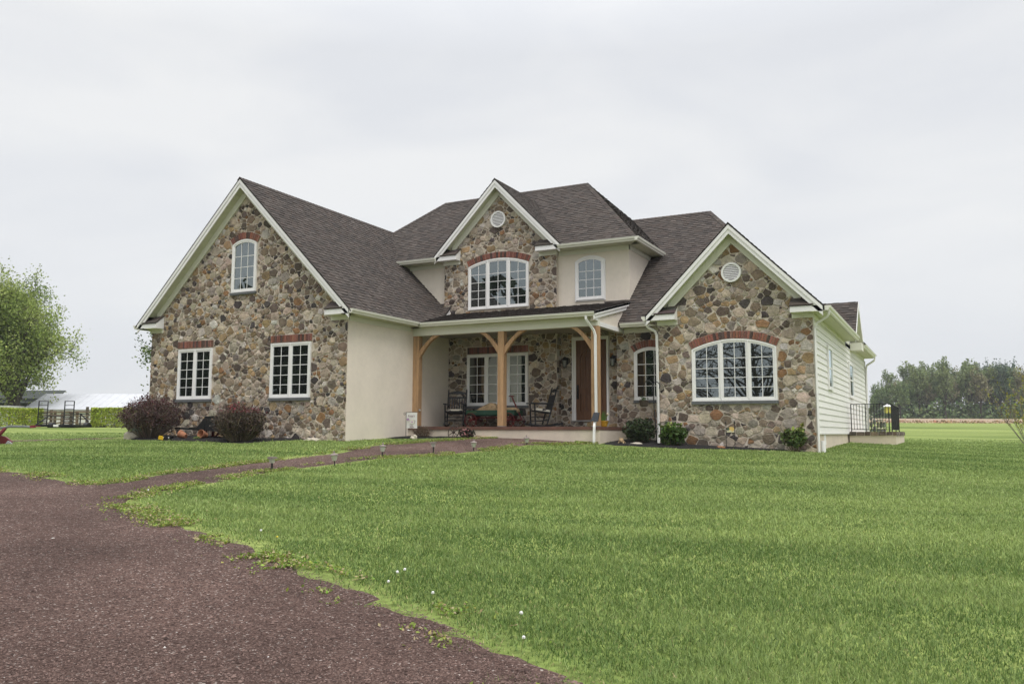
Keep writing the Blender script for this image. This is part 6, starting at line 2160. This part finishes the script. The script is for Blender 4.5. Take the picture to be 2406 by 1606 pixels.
# budding multi-stemmed tree at the right edge
b_ = gp(25.4, 15.55)
st_ = thing("young_tree", "bare multi-stemmed young tree with yellow-green buds at the right edge of the lawn", "tree", b_)
paths = []
bp = []
rdb = random.Random(21)
for k in range(9):
    a = rdb.uniform(0, 2 * PI) if k > 2 else (2.6, 3.3, 3.8)[k]
    r = rdb.uniform(.5, 1.25); h = rdb.uniform(1.5, 2.2)
    dirv = rtv * math.cos(a) + fwv * math.sin(a)
    pts = [b_, b_ + dirv * r * .22 + Vector((0, 0, h * .14)), b_ + dirv * r * .6 + Vector((0, 0, h * .5)), b_ + dirv * r + Vector((0, 0, h))]
    paths.append((pts, .016))
    for j in range(7):
        f = rdb.uniform(.25, .95) * 3
        i = min(int(f), 2)
        s = pts[i].lerp(pts[i + 1], f - i)
        e = s + dirv * rdb.gauss(.12, .2) + fwv * rdb.gauss(0, .15) + rtv * rdb.gauss(0, .18) + Vector((0, 0, rdb.uniform(.2, .7)))
        paths.append(([s, s.lerp(e, .5), e], .007))
        for g in range(9):
            bp.append(tuple(s.lerp(e, rdb.uniform(.25, 1)) + Vector((rdb.gauss(0, .02), rdb.gauss(0, .02), rdb.gauss(0, .02)))))
np_mesh("branches", *ribbons([p for p, w in paths], [w for p, w in paths], [jc((.23, .20, .18), .2) for _ in paths]), M['twig'], st_)
np_mesh("leaf_buds", *leaf_arrays(np.array(bp), .035, jitcol((.32, .33, .05), len(bp), .2), .2), M['leaf_a'], st_, kind="stuff")

# trees across the road behind the camera, seen only as reflections in the windows
back = [(-55, -12, 10, (6, 6, 4.8), 2), (-46, -6, 9.5, (5.5, 5.5, 4.6), 3), (-41, -19, 10, (6, 6, 5), 4), (-33, -11, 9, (5, 5, 4.4), 12), (-26, -24, 9.5, (5, 5, 4.6), 13), (-63, -4, 10, (6, 6, 5), 14), (-39, -8.5, 9.5, (5, 5, 4.7), 15), (-50, -13, 10, (5.5, 5.5, 4.8), 16), (-30, -15.5, 9, (5, 5, 4.5), 17), (-23.5, -8, 8, (4, 4, 4), 18), (-36, -24, 10, (5.5, 5.5, 5), 19),
        (-13.2, -20.5, 10, (6.2, 6.2, 4.4), 1), (-3, -34, 11, (6, 6, 5), 5)]
for d, u, H, cr, sd in back:
    b_ = P3(d, u)
    t = thing("tree", "tree across the road, seen only reflected in the window panes", "tree", b_, "trees across the road")
    leafy = sd not in (1, 5)
    tree_parts(t, b_, H, b_ + Vector((0, 0, H * .55)), cr, .32, 22 if leafy else 26, 9000 if leafy else 700, .5 if leafy else .1, [(.04, .06, .025), (.055, .08, .03)], 60 + sd, fork=.2, sub=5)

# ------------------------------------------------------------------ the light haze over the far trees
hb = MB().bx(-530, 530, -170, 710, float(V_GROUND_MIN) - 1, 34)
hm = bpy.data.materials.new("haze")
hm.use_nodes = True
hm.node_tree.nodes.clear()
_o = hm.node_tree.nodes.new("ShaderNodeOutputMaterial")
_v = hm.node_tree.nodes.new("ShaderNodeVolumePrincipled")
_v.inputs['Color'].default_value = (.80, .84, .90, 1)
_v.inputs['Density'].default_value = .00042
hm.node_tree.links.new(_v.outputs[0], _o.inputs['Volume'])
hz_ = hb.build("haze", hm, None, kind="stuff")
